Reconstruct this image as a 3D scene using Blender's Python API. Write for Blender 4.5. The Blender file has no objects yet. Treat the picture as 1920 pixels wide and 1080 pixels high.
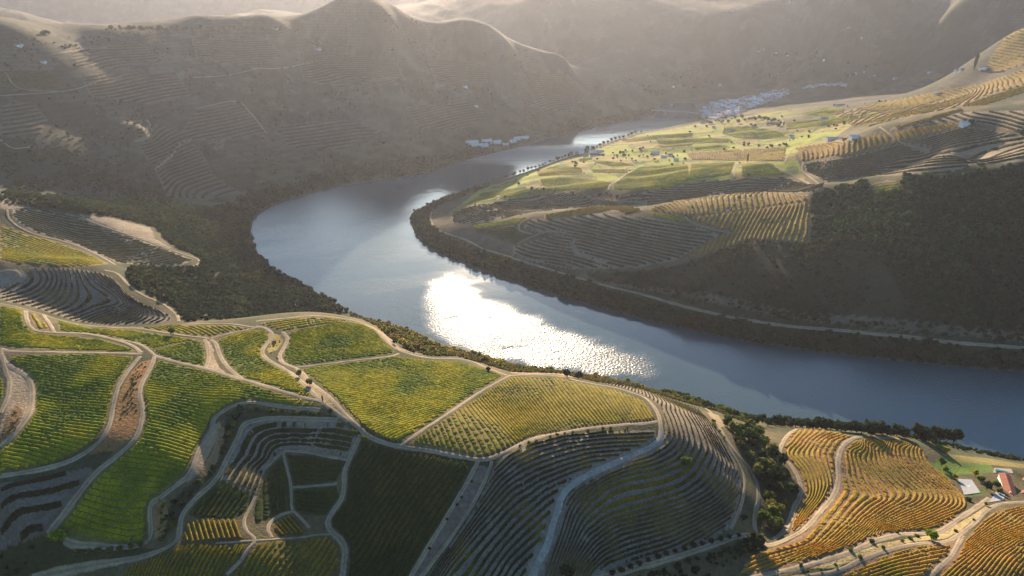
import bpy, math, random
import numpy as np
random.seed(7); RNG = np.random.default_rng(11)
C = bpy.context.scene.collection
rad = math.radians

# ------------------------------------------------------------------ camera
CAMZ = 500.0; PITCH = rad(25.0); F = 1283.0
cd = bpy.data.cameras.new('camera'); cam = bpy.data.objects.new('camera', cd); C.objects.link(cam)
cam.location = (0, 0, CAMZ); cam.rotation_euler = (math.pi/2 - PITCH, 0, 0)
cd.sensor_width = 36.0; cd.lens = 36.0*F/1920.0; cd.clip_start = 1.0; cd.clip_end = 60000.0
bpy.context.scene.camera = cam
# ------------------------------------------------------------------ sky, sun, exposure
SUN_EL = 14.0; SUN_AZ = -3.0            # degrees above the horizon; degrees right of +Y
w = bpy.data.worlds.new('World'); bpy.context.scene.world = w; w.use_nodes = True
nt = w.node_tree; bgn = nt.nodes['Background']
sky = nt.nodes.new('ShaderNodeTexSky'); sky.sky_type = 'NISHITA'; sky.sun_disc = False
sky.sun_elevation = rad(SUN_EL); sky.sun_rotation = rad(SUN_AZ)
sky.air_density = 1.0; sky.dust_density = 0.7; sky.ozone_density = 3.0
tint = nt.nodes.new('ShaderNodeVectorMath'); tint.operation = 'MULTIPLY'; tint.inputs[1].default_value = (.84, 1.0, 1.04)
nt.links.new(sky.outputs[0], tint.inputs[0]); nt.links.new(tint.outputs[0], bgn.inputs[0]); bgn.inputs[1].default_value = 0.075
sl = bpy.data.lights.new('sun', 'SUN'); sl.energy = 5.0; sl.angle = rad(0.5); sl.color = (1.0, 0.77, 0.53)
so = bpy.data.objects.new('sun', sl); C.objects.link(so)
so.rotation_euler = (-(math.pi/2 - rad(SUN_EL)), 0, -rad(SUN_AZ)); so.location = (0, 0, 2000)
vs = bpy.context.scene.view_settings
vs.view_transform = 'Standard'; vs.look = 'None'; vs.gamma = 1.0; vs.exposure = 1.38; vs.use_curve_mapping = False
HAZE = True

# ------------------------------------------------------------------ maths helpers
cp, sp = math.cos(PITCH), math.sin(PITCH)
def ray(px, py):
    px = np.asarray(px, float); py = np.asarray(py, float)
    u = (px-960)/F; v = (540-py)/F
    return u, cp+v*sp, -sp+v*cp
def unz(px, py, z):                       # pixel + height -> world x, y
    dx, dy, dz = ray(px, py); t = (z-CAMZ)/dz
    return dx*t, dy*t
def hsh(ix, iy, s):
    n = (ix.astype(np.int64)*374761393 + iy.astype(np.int64)*668265263 + s*2147483647) & 0xffffffff
    n = ((n ^ (n >> 13))*1274126177) & 0xffffffff
    n = n ^ (n >> 16)
    return (n & 0xffffff)/float(0x1000000)
def vnoise(x, y, s=0):
    ix = np.floor(x); iy = np.floor(y); fx = x-ix; fy = y-iy
    fx = fx*fx*(3-2*fx); fy = fy*fy*(3-2*fy)
    a = hsh(ix, iy, s); b = hsh(ix+1, iy, s); c = hsh(ix, iy+1, s); d = hsh(ix+1, iy+1, s)
    return (a*(1-fx)+b*fx)*(1-fy)+(c*(1-fx)+d*fx)*fy
def fbm(x, y, scale, octv=4, s=0):
    r = 0; amp = 1; tot = 0
    for o in range(octv):
        r = r+amp*vnoise(x/scale+o*17.3, y/scale+o*5.1, s+o); tot += amp; amp *= .5; scale *= .5
    return r/tot
def sst(a, b, x):
    t = np.clip((x-a)/(b-a), 0, 1); return t*t*(3-2*t)
def inpoly(x, y, P):
    ins = np.zeros(x.shape, bool); n = len(P)
    x0, x1, y0, y1 = P[:, 0].min(), P[:, 0].max(), P[:, 1].min(), P[:, 1].max()
    m = np.nonzero((x >= x0) & (x <= x1) & (y >= y0) & (y <= y1))
    xs = x[m]; ys = y[m]; c = np.zeros(xs.shape, bool)
    for i in range(n):
        xa, ya = P[i]; xb, yb = P[(i+1) % n]
        if ya == yb: continue
        k = ((ya > ys) != (yb > ys)) & (xs < (xb-xa)*(ys-ya)/(yb-ya)+xa); c ^= k
    ins[m] = c; return ins
def polydist(x, y, P, closed=True, maxd=1e9):
    d = np.full(x.shape, 1e9); n = len(P)
    for i in range(n if closed else n-1):
        a = P[i]; b = P[(i+1) % n]; ab = b-a; L = max(ab@ab, 1e-9)
        t = np.clip(((x-a[0])*ab[0]+(y-a[1])*ab[1])/L, 0, 1)
        d = np.minimum(d, (x-a[0]-t*ab[0])**2+(y-a[1]-t*ab[1])**2)
    return np.sqrt(d)
def dens(pts, step=12):
    pts = [np.array(p, float) for p in pts]; out = []
    for a, b in zip(pts[:-1], pts[1:]):
        n = max(1, int(np.hypot(*(b-a))/step))
        out += [a+(b-a)*k/n for k in range(n)]
    out.append(pts[-1]); return np.array(out)
def smooth_line(pts, step=6):             # Catmull-Rom through the points
    P = np.array(pts, float); Q = np.vstack([2*P[0]-P[1], P, 2*P[-1]-P[-2]]); out = []
    for i in range(1, len(Q)-2):
        p0, p1, p2, p3 = Q[i-1:i+3]; n = max(1, int(np.hypot(*(p2-p1))/step))
        for k in range(n):
            t = k/n
            out.append(.5*((2*p1)+(-p0+p2)*t+(2*p0-5*p1+4*p2-p3)*t*t+(-p0+3*p1-3*p2+p3)*t**3))
    out.append(P[-1]); return np.array(out)

# ------------------------------------------------------------------ height control: photo point + elevation above the river
CTRL = """
0 570 182;50 580 176;0 620 186;0 660 186;100 600 170;200 612 164;300 612 160;400 602 158;480 598 156;550 591 152;620 591 148;650 600 147
100 640 180;200 640 176;300 660 180;400 650 172;500 640 164;600 620 158;700 640 152;690 612 146;730 640 145;750 660 145;600 680 164;500 700 174
100 670 185;100 760 179;100 850 174;0 760 182;0 850 175;0 950 158;60 1000 144;0 1070 122;200 760 181;200 850 174;250 900 164;250 1000 138;200 1060 126;100 1070 118
300 760 182;300 850 174;380 720 180;450 760 179;380 800 172;600 760 180;500 800 168;550 790 172;450 850 163;500 900 159;400 950 157;500 1000 155;400 1060 152;500 1070 151;300 1070 144
640 900 160;600 850 160;560 930 150;640 1000 142;600 1070 138;700 1070 130;760 830 178;750 900 165;750 1000 147;800 1070 134;660 790 180
800 700 152;850 680 140;700 700 162;700 780 174;800 760 168;900 760 160;700 608 112;700 603 70;760 647 112;760 632 60;800 652 108;800 642 55;830 662 104;830 654 50;860 666 104;860 659 48;900 676 106;900 669 50;960 695 108;960 687 50;1020 698 104;1085 709 106;1085 705 55;1150 722 108;1170 720 60;960 705 140;1050 712 137;1100 718 135;1200 745 139;1000 760 155;1100 800 158;1230 800 150;1000 820 166
900 862 173;960 860 170;1000 920 159;1000 1000 147;1000 1070 137;1100 900 157;1100 1000 140;1200 900 147;1240 860 146;1200 1000 130;1200 1070 118;1100 1070 127
1300 800 137;1320 860 134;1300 950 126;1380 920 120;1390 1000 112;1350 1050 110;1270 760 117;1340 790 108
1420 860 97;1440 920 93;1460 980 95;1430 1010 104;1380 800 90;1450 820 75;1500 830 78;1500 900 90;1500 990 105;1480 1060 116;1600 1060 118;1650 1010 112
1600 822 82;1570 900 90;1650 850 76;1700 830 62;1750 850 56;1650 920 86;1750 920 74;1800 940 72;1700 1000 100;1800 1000 94;1900 1000 90;1900 1070 104;1750 1070 112
1800 880 52;1850 870 40;1900 880 38;1900 930 58;1840 930 64;1760 830 35;1840 855 20
150 600 108;250 603 96;320 600 92;200 560 114;100 540 130;50 510 142;100 495 144;180 500 132;0 490 150;0 540 136;280 560 100;200 497 122;300 492 92;350 490 84
150 440 112;100 395 140;30 395 150;0 430 142;0 470 140;200 430 112;280 450 96;370 485 76;100 480 124;0 385 158;150 400 132
400 580 60;340 560 76;450 590 50;500 590 32;560 580 16;500 560 34;450 520 40;400 500 58;350 470 74;450 470 26;400 430 44;300 420 72;350 400 52;420 395 22;250 390 84
0 350 112;150 350 88;150 300 126;0 300 140;0 250 176;0 200 213;0 150 256;0 100 305;0 65 347;200 250 150;200 200 190;200 150 236;200 100 282;200 55 338;300 350 62;300 300 96
400 350 28;400 300 66;400 250 110;400 200 155;400 150 205;400 100 262;400 52 330;270 250 155;500 340 22;500 300 52;500 250 90;500 200 138;500 150 190;500 100 255;530 48 330
600 300 36;600 250 78;600 200 122;600 150 178;600 100 240;600 50 320;590 20 362;650 -8 412;720 0 398;700 50 325;700 100 242;700 150 178;700 200 120;700 250 68;700 300 22
800 42 322;800 100 230;800 150 165;800 200 105;800 250 52;800 290 16;870 74 276;880 120 196;900 180 110;900 250 26;960 92 240;1000 150 128;1000 200 60;1000 240 18;1060 108 197;1100 160 88;1100 200 32;1140 150 104;1180 185 40;1210 200 14
820 430 16;830 400 18;870 450 14;940 478 16;1023 503 18;1140 537 20;1280 573 22;1413 602 24;1580 620 26;1713 633 27;1847 647 28;1950 655 29;850 385 22;900 360 18;950 345 18
900 420 34;960 470 26;1000 402 62;1000 450 42;1000 490 24;900 390 36;1000 358 54;1000 370 40;1100 360 62;1100 380 47;1200 360 74;1200 378 58;1300 336 84;1300 358 70;1400 336 94;1400 354 80;1100 389 75;1100 400 78;1100 450 54;1100 490 33;1200 387 89;1200 400 92;1200 450 67;1200 490 45;1300 375 98;1300 400 100;1300 440 82;1300 480 62;1400 365 100;1450 400 100;1400 440 86;1500 370 112;1500 420 100;1500 455 88
1300 540 44;1400 480 76;1400 550 46;1500 520 70;1500 570 46;1600 400 120;1600 480 88;1600 560 52;1700 480 104;1700 580 54;1800 480 112;1800 580 58;1900 480 120;1900 580 62;1530 350 130;1560 380 118;1600 345 150;1700 330 178;1700 400 142;1800 320 196;1800 400 148;1900 310 208;1900 400 156
1000 330 38;1100 330 52;1050 345 52;1200 330 66;1200 345 72;1000 350 50;1500 330 96;1600 330 120;1700 318 144;1800 304 182;1100 300 30;1150 275 14;1200 300 42;1200 265 22;1250 250 16;1300 240 14;1350 240 26;1300 300 62;1300 270 40
1400 300 78;1400 260 62;1400 225 38;1480 290 112;1480 310 104;1550 275 132;1500 250 84;1500 215 60;1600 260 170;1700 246 202;1800 234 226;1900 240 236;1900 280 214;1700 300 160;1600 310 136;1800 290 196
1600 240 130;1600 215 108;1700 215 160;1800 210 196;1900 200 226;1600 190 84;1700 180 126;1800 175 168;1900 160 224;1700 155 95;1800 150 118;1900 130 240;1500 190 40;1550 170 44
1250 190 4;1350 200 8;1350 180 10;1450 175 26;1500 165 34;1600 150 60;1700 135 90;1200 160 60;1200 100 155;1200 40 265;1200 0 352;1000 50 245;1000 5 345;900 30 275;1400 120 95;1400 50 250;1400 0 354
1300 140 60;1600 130 100;1600 80 190;1600 40 288;1600 0 367;1750 110 168;1750 50 278;1750 0 368;1900 100 270;1900 60 316;1900 0 388;1500 100 135
"""
HID = """
200 2900 150;400 2900 160;0 2900 140;600 2900 210;700 3100 250;850 3300 110;1000 3250 60;-400 2900 150
100 4000 296;0 3900 345;200 4100 215;300 4500 130;400 4700 130;500 4600 262;560 4600 262;620 4700 200;-400 3900 400
0 8500 560;300 8500 520;600 8500 560;800 8500 600;1000 6500 640;1300 6000 620;1600 6000 650;1900 6000 700;2400 6000 700;-500 8500 600
0 5000 200;200 5200 160;400 5400 160;600 5600 180;0 6300 560;200 6500 540;400 6700 520;600 6800 520;800 6300 480;850 5000 345
900 4600 420;1000 4700 500;1200 5000 540;1400 4800 540;1600 4700 540;1900 4500 560;2400 4500 560
0 14000 500;800 14000 500;1900 14000 500;2500 14000 500;-500 14000 500
-500 400 140;-300 600 165;-500 800 150;-500 1000 170;-500 1500 180;-500 2200 300;-800 500 150;-900 1500 250
2300 420 80;2500 300 60;2400 350 90;2300 900 40;2200 1000 150;2300 1200 200;2300 1600 250;2400 2400 320;2400 3400 400
0 250 70;400 250 70;800 250 75;1200 250 60;1600 250 60;2000 250 60;600 160 30;1400 160 30;2400 200 40;-400 200 60
"""
BANK_L = [(1240,194),(1236,205),(1222,215),(1180,225),(1100,241),(1040,257),(1000,268),(960,279),(900,293),(860,304),(800,323),(740,334),(680,343),(620,353),(560,369),(510,386),(480,402),(469,425),(473,455),(490,485),(520,508),(560,532),(600,553),(650,583),(700,600),(760,614),(800,631),(830,645),(900,664),(960,681),(1085,702),(1177,720),(1235,735),(1320,756),(1360,772),(1435,793),(1500,797),(1600,803),(1700,817),(1800,838),(1920,863),(2100,905),(2600,1000)]
BANK_R = [(2600,770),(2100,722),(1920,698),(1800,689),(1700,678),(1600,668),(1500,655),(1400,640),(1300,620),(1200,597),(1100,570),(1000,540),(940,520),(880,498),(830,478),(795,455),(775,430),(769,410),(778,397),(810,380),(850,366),(900,350),(950,335),(1000,318),(1050,300),(1100,283),(1150,263),(1200,249),(1250,240),(1290,228),(1302,215),(1306,203),(1300,194)]
def shore(L):
    P = smooth_line(L, 8); x, y = unz(P[:, 0], P[:, 1], 0.0); return np.stack([x, y], 1)
RIV = np.vstack([shore(BANK_L), shore(BANK_R)])

AMIN, AMAX, NA = -1.45, 1.45, 1500
srows = [math.log(150.0)]
while srows[-1] < math.log(14000.0):
    Y = math.exp(srows[-1]); srows.append(srows[-1]+(0.0055 if Y < 320 else 0.0030 if Y < 700 else 0.0040 if Y < 1800 else 0.006 if Y < 4500 else 0.012))
while (len(srows)-1) % 4: srows.append(srows[-1]+.012)
SR = np.array(srows); NS = len(SR); NA = NA//4*4+1; AC = np.linspace(AMIN, AMAX, NA)

def build_height():
    pts = []
    for ln in CTRL.replace('\n', ';').split(';'):
        if ln.strip():
            a, b, z = map(float, ln.split()); x, y = unz(a, b, z); pts.append((x/y, math.log(y), z))
    for ln in HID.replace('\n', ';').split(';'):
        if ln.strip():
            a, y, z = map(float, ln.split()); pts.append(((a-960)/F, math.log(y), z))
    for P in (shore(BANK_L)[::5], shore(BANK_R)[::5]):
        for x, y in P: pts.append((x/y, math.log(y), 1.5))
    pts = np.array(pts); X = pts[:, :2]; n = len(X)
    def K(d2): return np.where(d2 > 1e-14, .5*d2*np.log(np.maximum(d2, 1e-14)), 0)
    D = ((X[:, None]-X[None])**2).sum(-1)
    A = np.zeros((n+3, n+3)); A[:n, :n] = K(D)+np.eye(n)*2e-5
    A[:n, n] = 1; A[:n, n+1:] = X; A[n, :n] = 1; A[n+1:, :n] = X.T
    W = np.linalg.solve(A, np.concatenate([pts[:, 2], [0, 0, 0]]))
    sc = SR[::4]; ac = AC[::4]
    AG, SG = np.meshgrid(ac, sc); q = np.stack([AG.ravel(), SG.ravel()], 1); out = np.empty(len(q))
    for i in range(0, len(q), 20000):
        qq = q[i:i+20000]; d = ((qq[:, None]-X[None])**2).sum(-1)
        out[i:i+20000] = K(d)@W[:n]+W[n]+qq@W[n+1:]
    Zc = out.reshape(AG.shape)
    def up(n_out, n_in):
        t = np.linspace(0, n_in-1, n_out); i = np.clip(np.floor(t).astype(int), 0, n_in-2); f = t-i; M = np.zeros((n_out, n_in))
        ws = [-.5*f+f*f-.5*f**3, 1-2.5*f*f+1.5*f**3, .5*f+2*f*f-1.5*f**3, -.5*f*f+.5*f**3]
        for k, wk in enumerate(ws): np.add.at(M, (np.arange(n_out), np.clip(i-1+k, 0, n_in-1)), wk)
        return M
    return up(NS, len(sc))@Zc@up(NA, len(ac)).T
ZG = build_height()
AG, SG = np.meshgrid(AC, SR); YG = np.exp(SG); XG = AG*YG
# hill relief: gullies and spurs far away, none near
ZG = np.where(ZG < 3, 3*np.exp(np.minimum((ZG-3)/6, 0)), ZG)
rel = fbm(XG, YG, 420., 5, 3)-.5
rg = 1-np.abs(fbm(XG+.35*YG, YG*.6, 300., 3, 9)*2-1)
far = sst(1500, 2600, YG)*sst(20, 90, ZG)
ZG += far*(rel*16+(rg-.8)*22)*np.where(XG < .12*YG, 1, .6)
ZG += sst(3500, 6000, YG)*((fbm(XG, YG, 1200., 4, 5)-.5)*60-np.abs(fbm(XG+.3*YG, YG*.5, 900., 3, 6)-.5)*160)
ZG += (fbm(XG, YG, 60., 3, 21)-.5)*3*sst(5, 30, ZG)
inr = inpoly(XG, YG, RIV)
near = (YG < 3600)
dsh = np.full(XG.shape, 500.); dsh[near] = polydist(XG[near], YG[near], RIV)
ZB = np.where(inr, np.maximum(-6, -dsh*.4)-.3, np.minimum(ZG, .5+dsh*.75))
ZG = ZB.copy()

def H(x, y):
    x = np.asarray(x, float); y = np.asarray(y, float); ys = np.maximum(y, 151)
    fi = np.interp(np.log(ys), SR, np.arange(NS)); fj = (x/ys-AMIN)/(AMAX-AMIN)*(NA-1)
    fi = np.clip(fi, 0, NS-1.001); fj = np.clip(fj, 0, NA-1.001); i = fi.astype(int); j = fj.astype(int); fi = fi-i; fj = fj-j
    return (ZG[i, j]*(1-fj)+ZG[i, j+1]*fj)*(1-fi)+(ZG[i+1, j]*(1-fj)+ZG[i+1, j+1]*fj)*fi
def cast(px, py):                        # photo point -> first hit of the sight line on the ground
    dx, dy, dz = ray(px, py); n = len(dx)
    T = 200*np.exp(np.linspace(0, math.log(60), 1400)); hit = np.full(n, np.nan); prev = None
    Xs = dx[:, None]*T; Ys = dy[:, None]*T; Zs = CAMZ+dz[:, None]*T
    d = Zs-np.maximum(H(Xs, Ys), 0)
    neg = d < 0; k = np.argmax(neg, 1); ok = neg.any(1); k = np.where(ok, np.maximum(k, 1), 1399)
    r = np.arange(n); d0 = d[r, k-1]; d1 = d[r, k]; f = np.clip(d0/(d0-d1+1e-12), 0, 1); t = T[k-1]+(T[k]-T[k-1])*f
    x = dx*t; y = dy*t
    return np.stack([x, y, np.maximum(H(x, y), 0)], 1)
def on(px, py): return cast(np.array([px], float), np.array([py], float))[0]

# ------------------------------------------------------------------ mesh helpers
def mesh_np(name, V, Fc, mat=None, cols=None, smooth=False, parent=None):
    me = bpy.data.meshes.new(name); V = np.asarray(V, np.float32); Fc = np.asarray(Fc, np.int32); k = Fc.shape[1]
    me.vertices.add(len(V)); me.vertices.foreach_set('co', V.ravel())
    me.loops.add(Fc.size); me.loops.foreach_set('vertex_index', Fc.ravel())
    me.polygons.add(len(Fc)); me.polygons.foreach_set('loop_start', np.arange(0, Fc.size, k, dtype=np.int32))
    me.polygons.foreach_set('loop_total', np.full(len(Fc), k, np.int32))
    me.polygons.foreach_set('use_smooth', np.full(len(Fc), smooth))
    me.update(calc_edges=True)
    if cols is not None:
        at = me.color_attributes.new('Col', 'FLOAT_COLOR', 'POINT')
        cc = np.ones((len(V), 4), np.float32); cc[:, :3] = cols; at.data.foreach_set('color', cc.ravel())
    if mat: me.materials.append(mat)
    o = bpy.data.objects.new(name, me); C.objects.link(o)
    if parent: o.parent = parent
    return o
def tag(o, label=None, cat=None, group=None, kind=None):
    if label: o['label'] = label
    if cat: o['category'] = cat
    if group: o['group'] = group
    if kind: o['kind'] = kind
    return o
def mat(name, rough=.9, col=(.5, .5, .5), attr=False, noise=None, transl=0, spec=.2, bump=None):
    m = bpy.data.materials.new(name); m.use_nodes = True; t = m.node_tree; b = t.nodes['Principled BSDF']
    b.inputs['Roughness'].default_value = rough; b.inputs['Specular IOR Level'].default_value = spec
    N = t.nodes.new; L = t.links.new
    if attr:
        a = N('ShaderNodeVertexColor'); a.layer_name = 'Col'; c = a.outputs[0]
    else:
        a = N('ShaderNodeRGB'); a.outputs[0].default_value = (*col, 1); c = a.outputs[0]
    tc = N('ShaderNodeNewGeometry')
    if noise:
        for (sc, lo, hi) in noise:
            n = N('ShaderNodeTexNoise'); n.inputs['Scale'].default_value = sc; n.inputs['Detail'].default_value = 4
            L(tc.outputs['Position'], n.inputs['Vector'])
            mr = N('ShaderNodeMapRange'); mr.inputs[1].default_value = .3; mr.inputs[2].default_value = .7; mr.inputs[3].default_value = lo; mr.inputs[4].default_value = hi
            L(n.outputs[0], mr.inputs[0])
            mx = N('ShaderNodeVectorMath'); mx.operation = 'SCALE'; L(c, mx.inputs[0]); L(mr.outputs[0], mx.inputs['Scale']); c = mx.outputs[0]
    L(c, b.inputs['Base Color'])
    if bump:
        n = N('ShaderNodeTexNoise'); n.inputs['Scale'].default_value = bump[0]; n.inputs['Detail'].default_value = 3
        L(tc.outputs['Position'], n.inputs['Vector']); bp = N('ShaderNodeBump'); bp.inputs['Distance'].default_value = bump[1]; bp.inputs['Strength'].default_value = 1
        L(n.outputs[0], bp.inputs['Height']); L(bp.outputs[0], b.inputs['Normal'])
    if transl:
        tr = N('ShaderNodeBsdfTranslucent'); ms = N('ShaderNodeMixShader'); ms.inputs[0].default_value = transl
        L(c, tr.inputs[0]); L(b.outputs[0], ms.inputs[1]); L(tr.outputs[0], ms.inputs[2]); L(ms.outputs[0], t.nodes['Material Output'].inputs[0])
    return m

# ------------------------------------------------------------------ tracks and roads, traced on the ground
# (width m, label, points)
ROADS = [
 (4.5, '0,654;25,659;100,660;190,661;250,663;266,664'),
 (6, '2,655;3,668;15,685;42,700;56,715;60,730;59,760;52,780;38,800;20,822;0,838'),
 (5, '5,672;12,700;18,715;16,740;6,765;0,775'),
 (5, '290,668;282,690;266,718;262,740;267,765;265,790;257,815;240,837;200,870;180,887;155,917;130,950;107,980;90,1003'),
 (5, '262,668;237,700;220,730;212,765;207,790;198,812;185,830;150,855;112,871;62,883;0,893'),
 (4.5, '48,578;50,597;57,613;72,621;110,624;150,625;187,630;225,640;250,650;265,662'),
 (3.5, '225,637;260,645;277,655;292,668'),
 (4, '66,580;77,585;90,602;102,623'),
 (3.5, '0,569;45,578;75,587;100,597;140,607;175,612;225,615;257,616;287,620;330,627;360,631;380,633;392,636'),
 (3.5, '287,603;312,605;350,608;400,607;437,608;470,613;482,615'),
 (5, '290,667;297,669;337,680;382,690;425,702;450,710;480,718;505,726;540,737;567,745;590,750;610,755'),
 (5, '384,636;390,648;392,665;390,680;384,691'),
 (5, '394,636;405,645;412,665;422,682;437,697;455,711'),
 (3, '396,634;425,626;450,621;478,615'),
 (5, '480,612;495,614;507,622;510,632;500,645;492,657;497,670;512,680;530,690;547,700;562,712;575,725;587,737;605,754;620,766;638,779;655,790'),
 (5, '530,622;539,635;535,647;525,665;527,676;537,683;555,691;567,700;580,715;592,725;612,740;630,757;645,775;660,790;677,806;687,815;705,825;730,833;747,837'),
 (3, '555,689;605,683;680,674;730,668;748,663'),
 (5, '480,602;530,597;580,592;620,594;655,599;680,605;700,614;717,624;727,638;735,648;750,657;767,663;805,671;855,672;885,677;905,686;930,696;952,704'),
 (3.5, '957,703;905,732;855,765;817,790;785,811;752,837'),
 (5, '952,704;997,702;1047,705;1080,713;1115,720;1155,727;1185,736;1210,746;1225,760;1233,775;1238,790;1240,812'),
 (5, '745,835;767,840;805,845;855,855;892,861;917,860;942,850;960,842;985,829;1010,820;1047,813;1072,808;1110,802;1160,797;1210,794;1235,790'),
 (5.5, '1240,808;1235,825;1215,840;1177,857;1155,867;1110,887;1080,905;1057,927;1045,960;1037,985;1025,1025;1010,1055;997,1085'),
 (4, '896,862;893,872;870,915;840,965;810,1015;780,1065;766,1090'),
 (3, '922,865;918,880;895,930;865,980;830,1030;783,1090'),
 (5, '676,815;667,837;655,862;646,885;645,910;640,935;627,955;616,972;615,985;625,1000;640,1015;647,1032;645,1060;640,1090'),
 (2.5, '531,850;540,885;545,910;547,945;550,962'),
 (2.5, '547,914;590,911;632,907'),
 (2.5, '497,880;510,866;531,848;552,846;588,850;623,857;655,862'),
 (3, '550,960;528,965;507,980;503,993;510,1008'),
 (3, '550,958;565,972;580,990'),
 (2, '405,1018;475,1014;560,1008;590,1003;620,1002'),
 (3, '479,930;470,950;458,975;462,995;478,1012;465,1030;452,1050;425,1078'),
 (5, '60,1085;100,1075;175,1060;225,1052;262,1045;295,1035;320,1022;335,1007;337,985;345,960;367,935;395,910;412,888;429,855;446,820;457,798;482,788;517,784;588,786;635,787'),
 (4.5, '120,1012;137,1020;175,1023;225,1026;262,1021;282,1005;282,950;300,933;337,906;357,886;375,842;397,805;402,785;425,767;450,757;480,755;542,764;600,768'),
 (4.5, '1310,758;1335,775;1352,806;1380,847;1407,880;1420,910;1422,935;1417,960;1415,988;1425,1010'),
 (3, '1362,830;1385,868;1396,897;1394,930;1385,960;1370,992'),
 (5, '1425,1006;1395,1004;1335,1022;1260,1047;1185,1067;1120,1086'),
 (6, '1425,1010;1440,1022;1477,1010;1510,990;1540,957;1562,930;1572,900;1571,865;1580,837;1600,822;1625,817;1652,820;1685,822'),
 (5, '1520,799;1490,806;1470,825;1463,852;1485,875;1500,905;1500,930;1490,950;1482,972;1470,995;1450,1012'),
 (6, '1380,1090;1440,1077;1515,1060;1565,1045;1602,1032;1647,1012;1690,1002;1740,1000;1765,995;1802,970;1840,945;1856,934'),
 (5, '1485,1085;1565,1072;1615,1050;1665,1032;1715,1020;1772,1015;1802,1000;1827,980;1850,957;1877,945;1925,941'),
 (4.5, '1804,1004;1785,1040;1760,1065;1740,1090'),
 (4, '13,393;17,410;37,427;67,440;100,448;133,457;167,470;193,483;217,497'),
 (4, '150,403;173,417;233,438;290,457;333,473;373,487;370,497;353,501'),
 (5, '196,507;220,513;240,533;267,553;300,567;320,580;333,593;335,603'),
 (5, '0,535;20,530;37,521;30,509;10,508;0,512'),
 (5, '900,352;847,373;820,380;808,397;809,417;825,433;873,450;907,467;940,477;973,488;1023,503;1090,523;1140,537;1207,553;1273,572;1347,590;1413,602;1480,612;1580,620;1647,627;1713,633;1780,642;1847,647;1925,653'),
 (4, '1077,449;1077,470;1107,483;1133,493'),
 (4, '993,409;975,420;974,432;997,439'),
 (4, '970,457;1000,443;1030,434;1060,437'),
 (4, '843,398;860,388;887,380;925,377;935,370;927,360;945,357'),
 (4, '1000,361;990,356;995,350;1018,352;1010,338'),
 (4.5, '1141,357;1143,348;1160,338;1175,325'),
 (4, '1100,370;1138,375;1200,381;1214,388'),
 (5, '1378,332;1376,318;1386,306;1400,300'),
 (4, '1472,305;1478,292;1484,280'),
 (5, '1448,308;1470,322;1500,336;1520,346'),
 (4, '1506,304;1504,320;1520,333;1535,345'),
 (4, '1372,262;1383,272;1395,284'),
 (4, '1455,243;1466,235;1468,226'),
 (4, '1649,238;1664,249;1690,268;1740,282'),
 (3.5, '1365,396;1376,384;1400,372;1460,364;1515,368'),
 (4, '1284,406;1300,419;1345,432;1370,437'),
 (4, '1625,360;1632,349;1650,343;1680,340'),
 (5, '252,266;275,258;283,238;276,225'),(4, '290,318;322,292;340,268;355,264'),
 (4, '0,180;128,170;190,150'),(4, '100,102;150,94;200,90'),(4, '10,136;38,166;120,172'),(4, '350,146;420,142;480,130'),
 (4, '366,205;440,190;470,212;500,250'),(4, '0,262;25,278;60,276'),(4, '470,128;530,128;585,116'),
]
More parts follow.
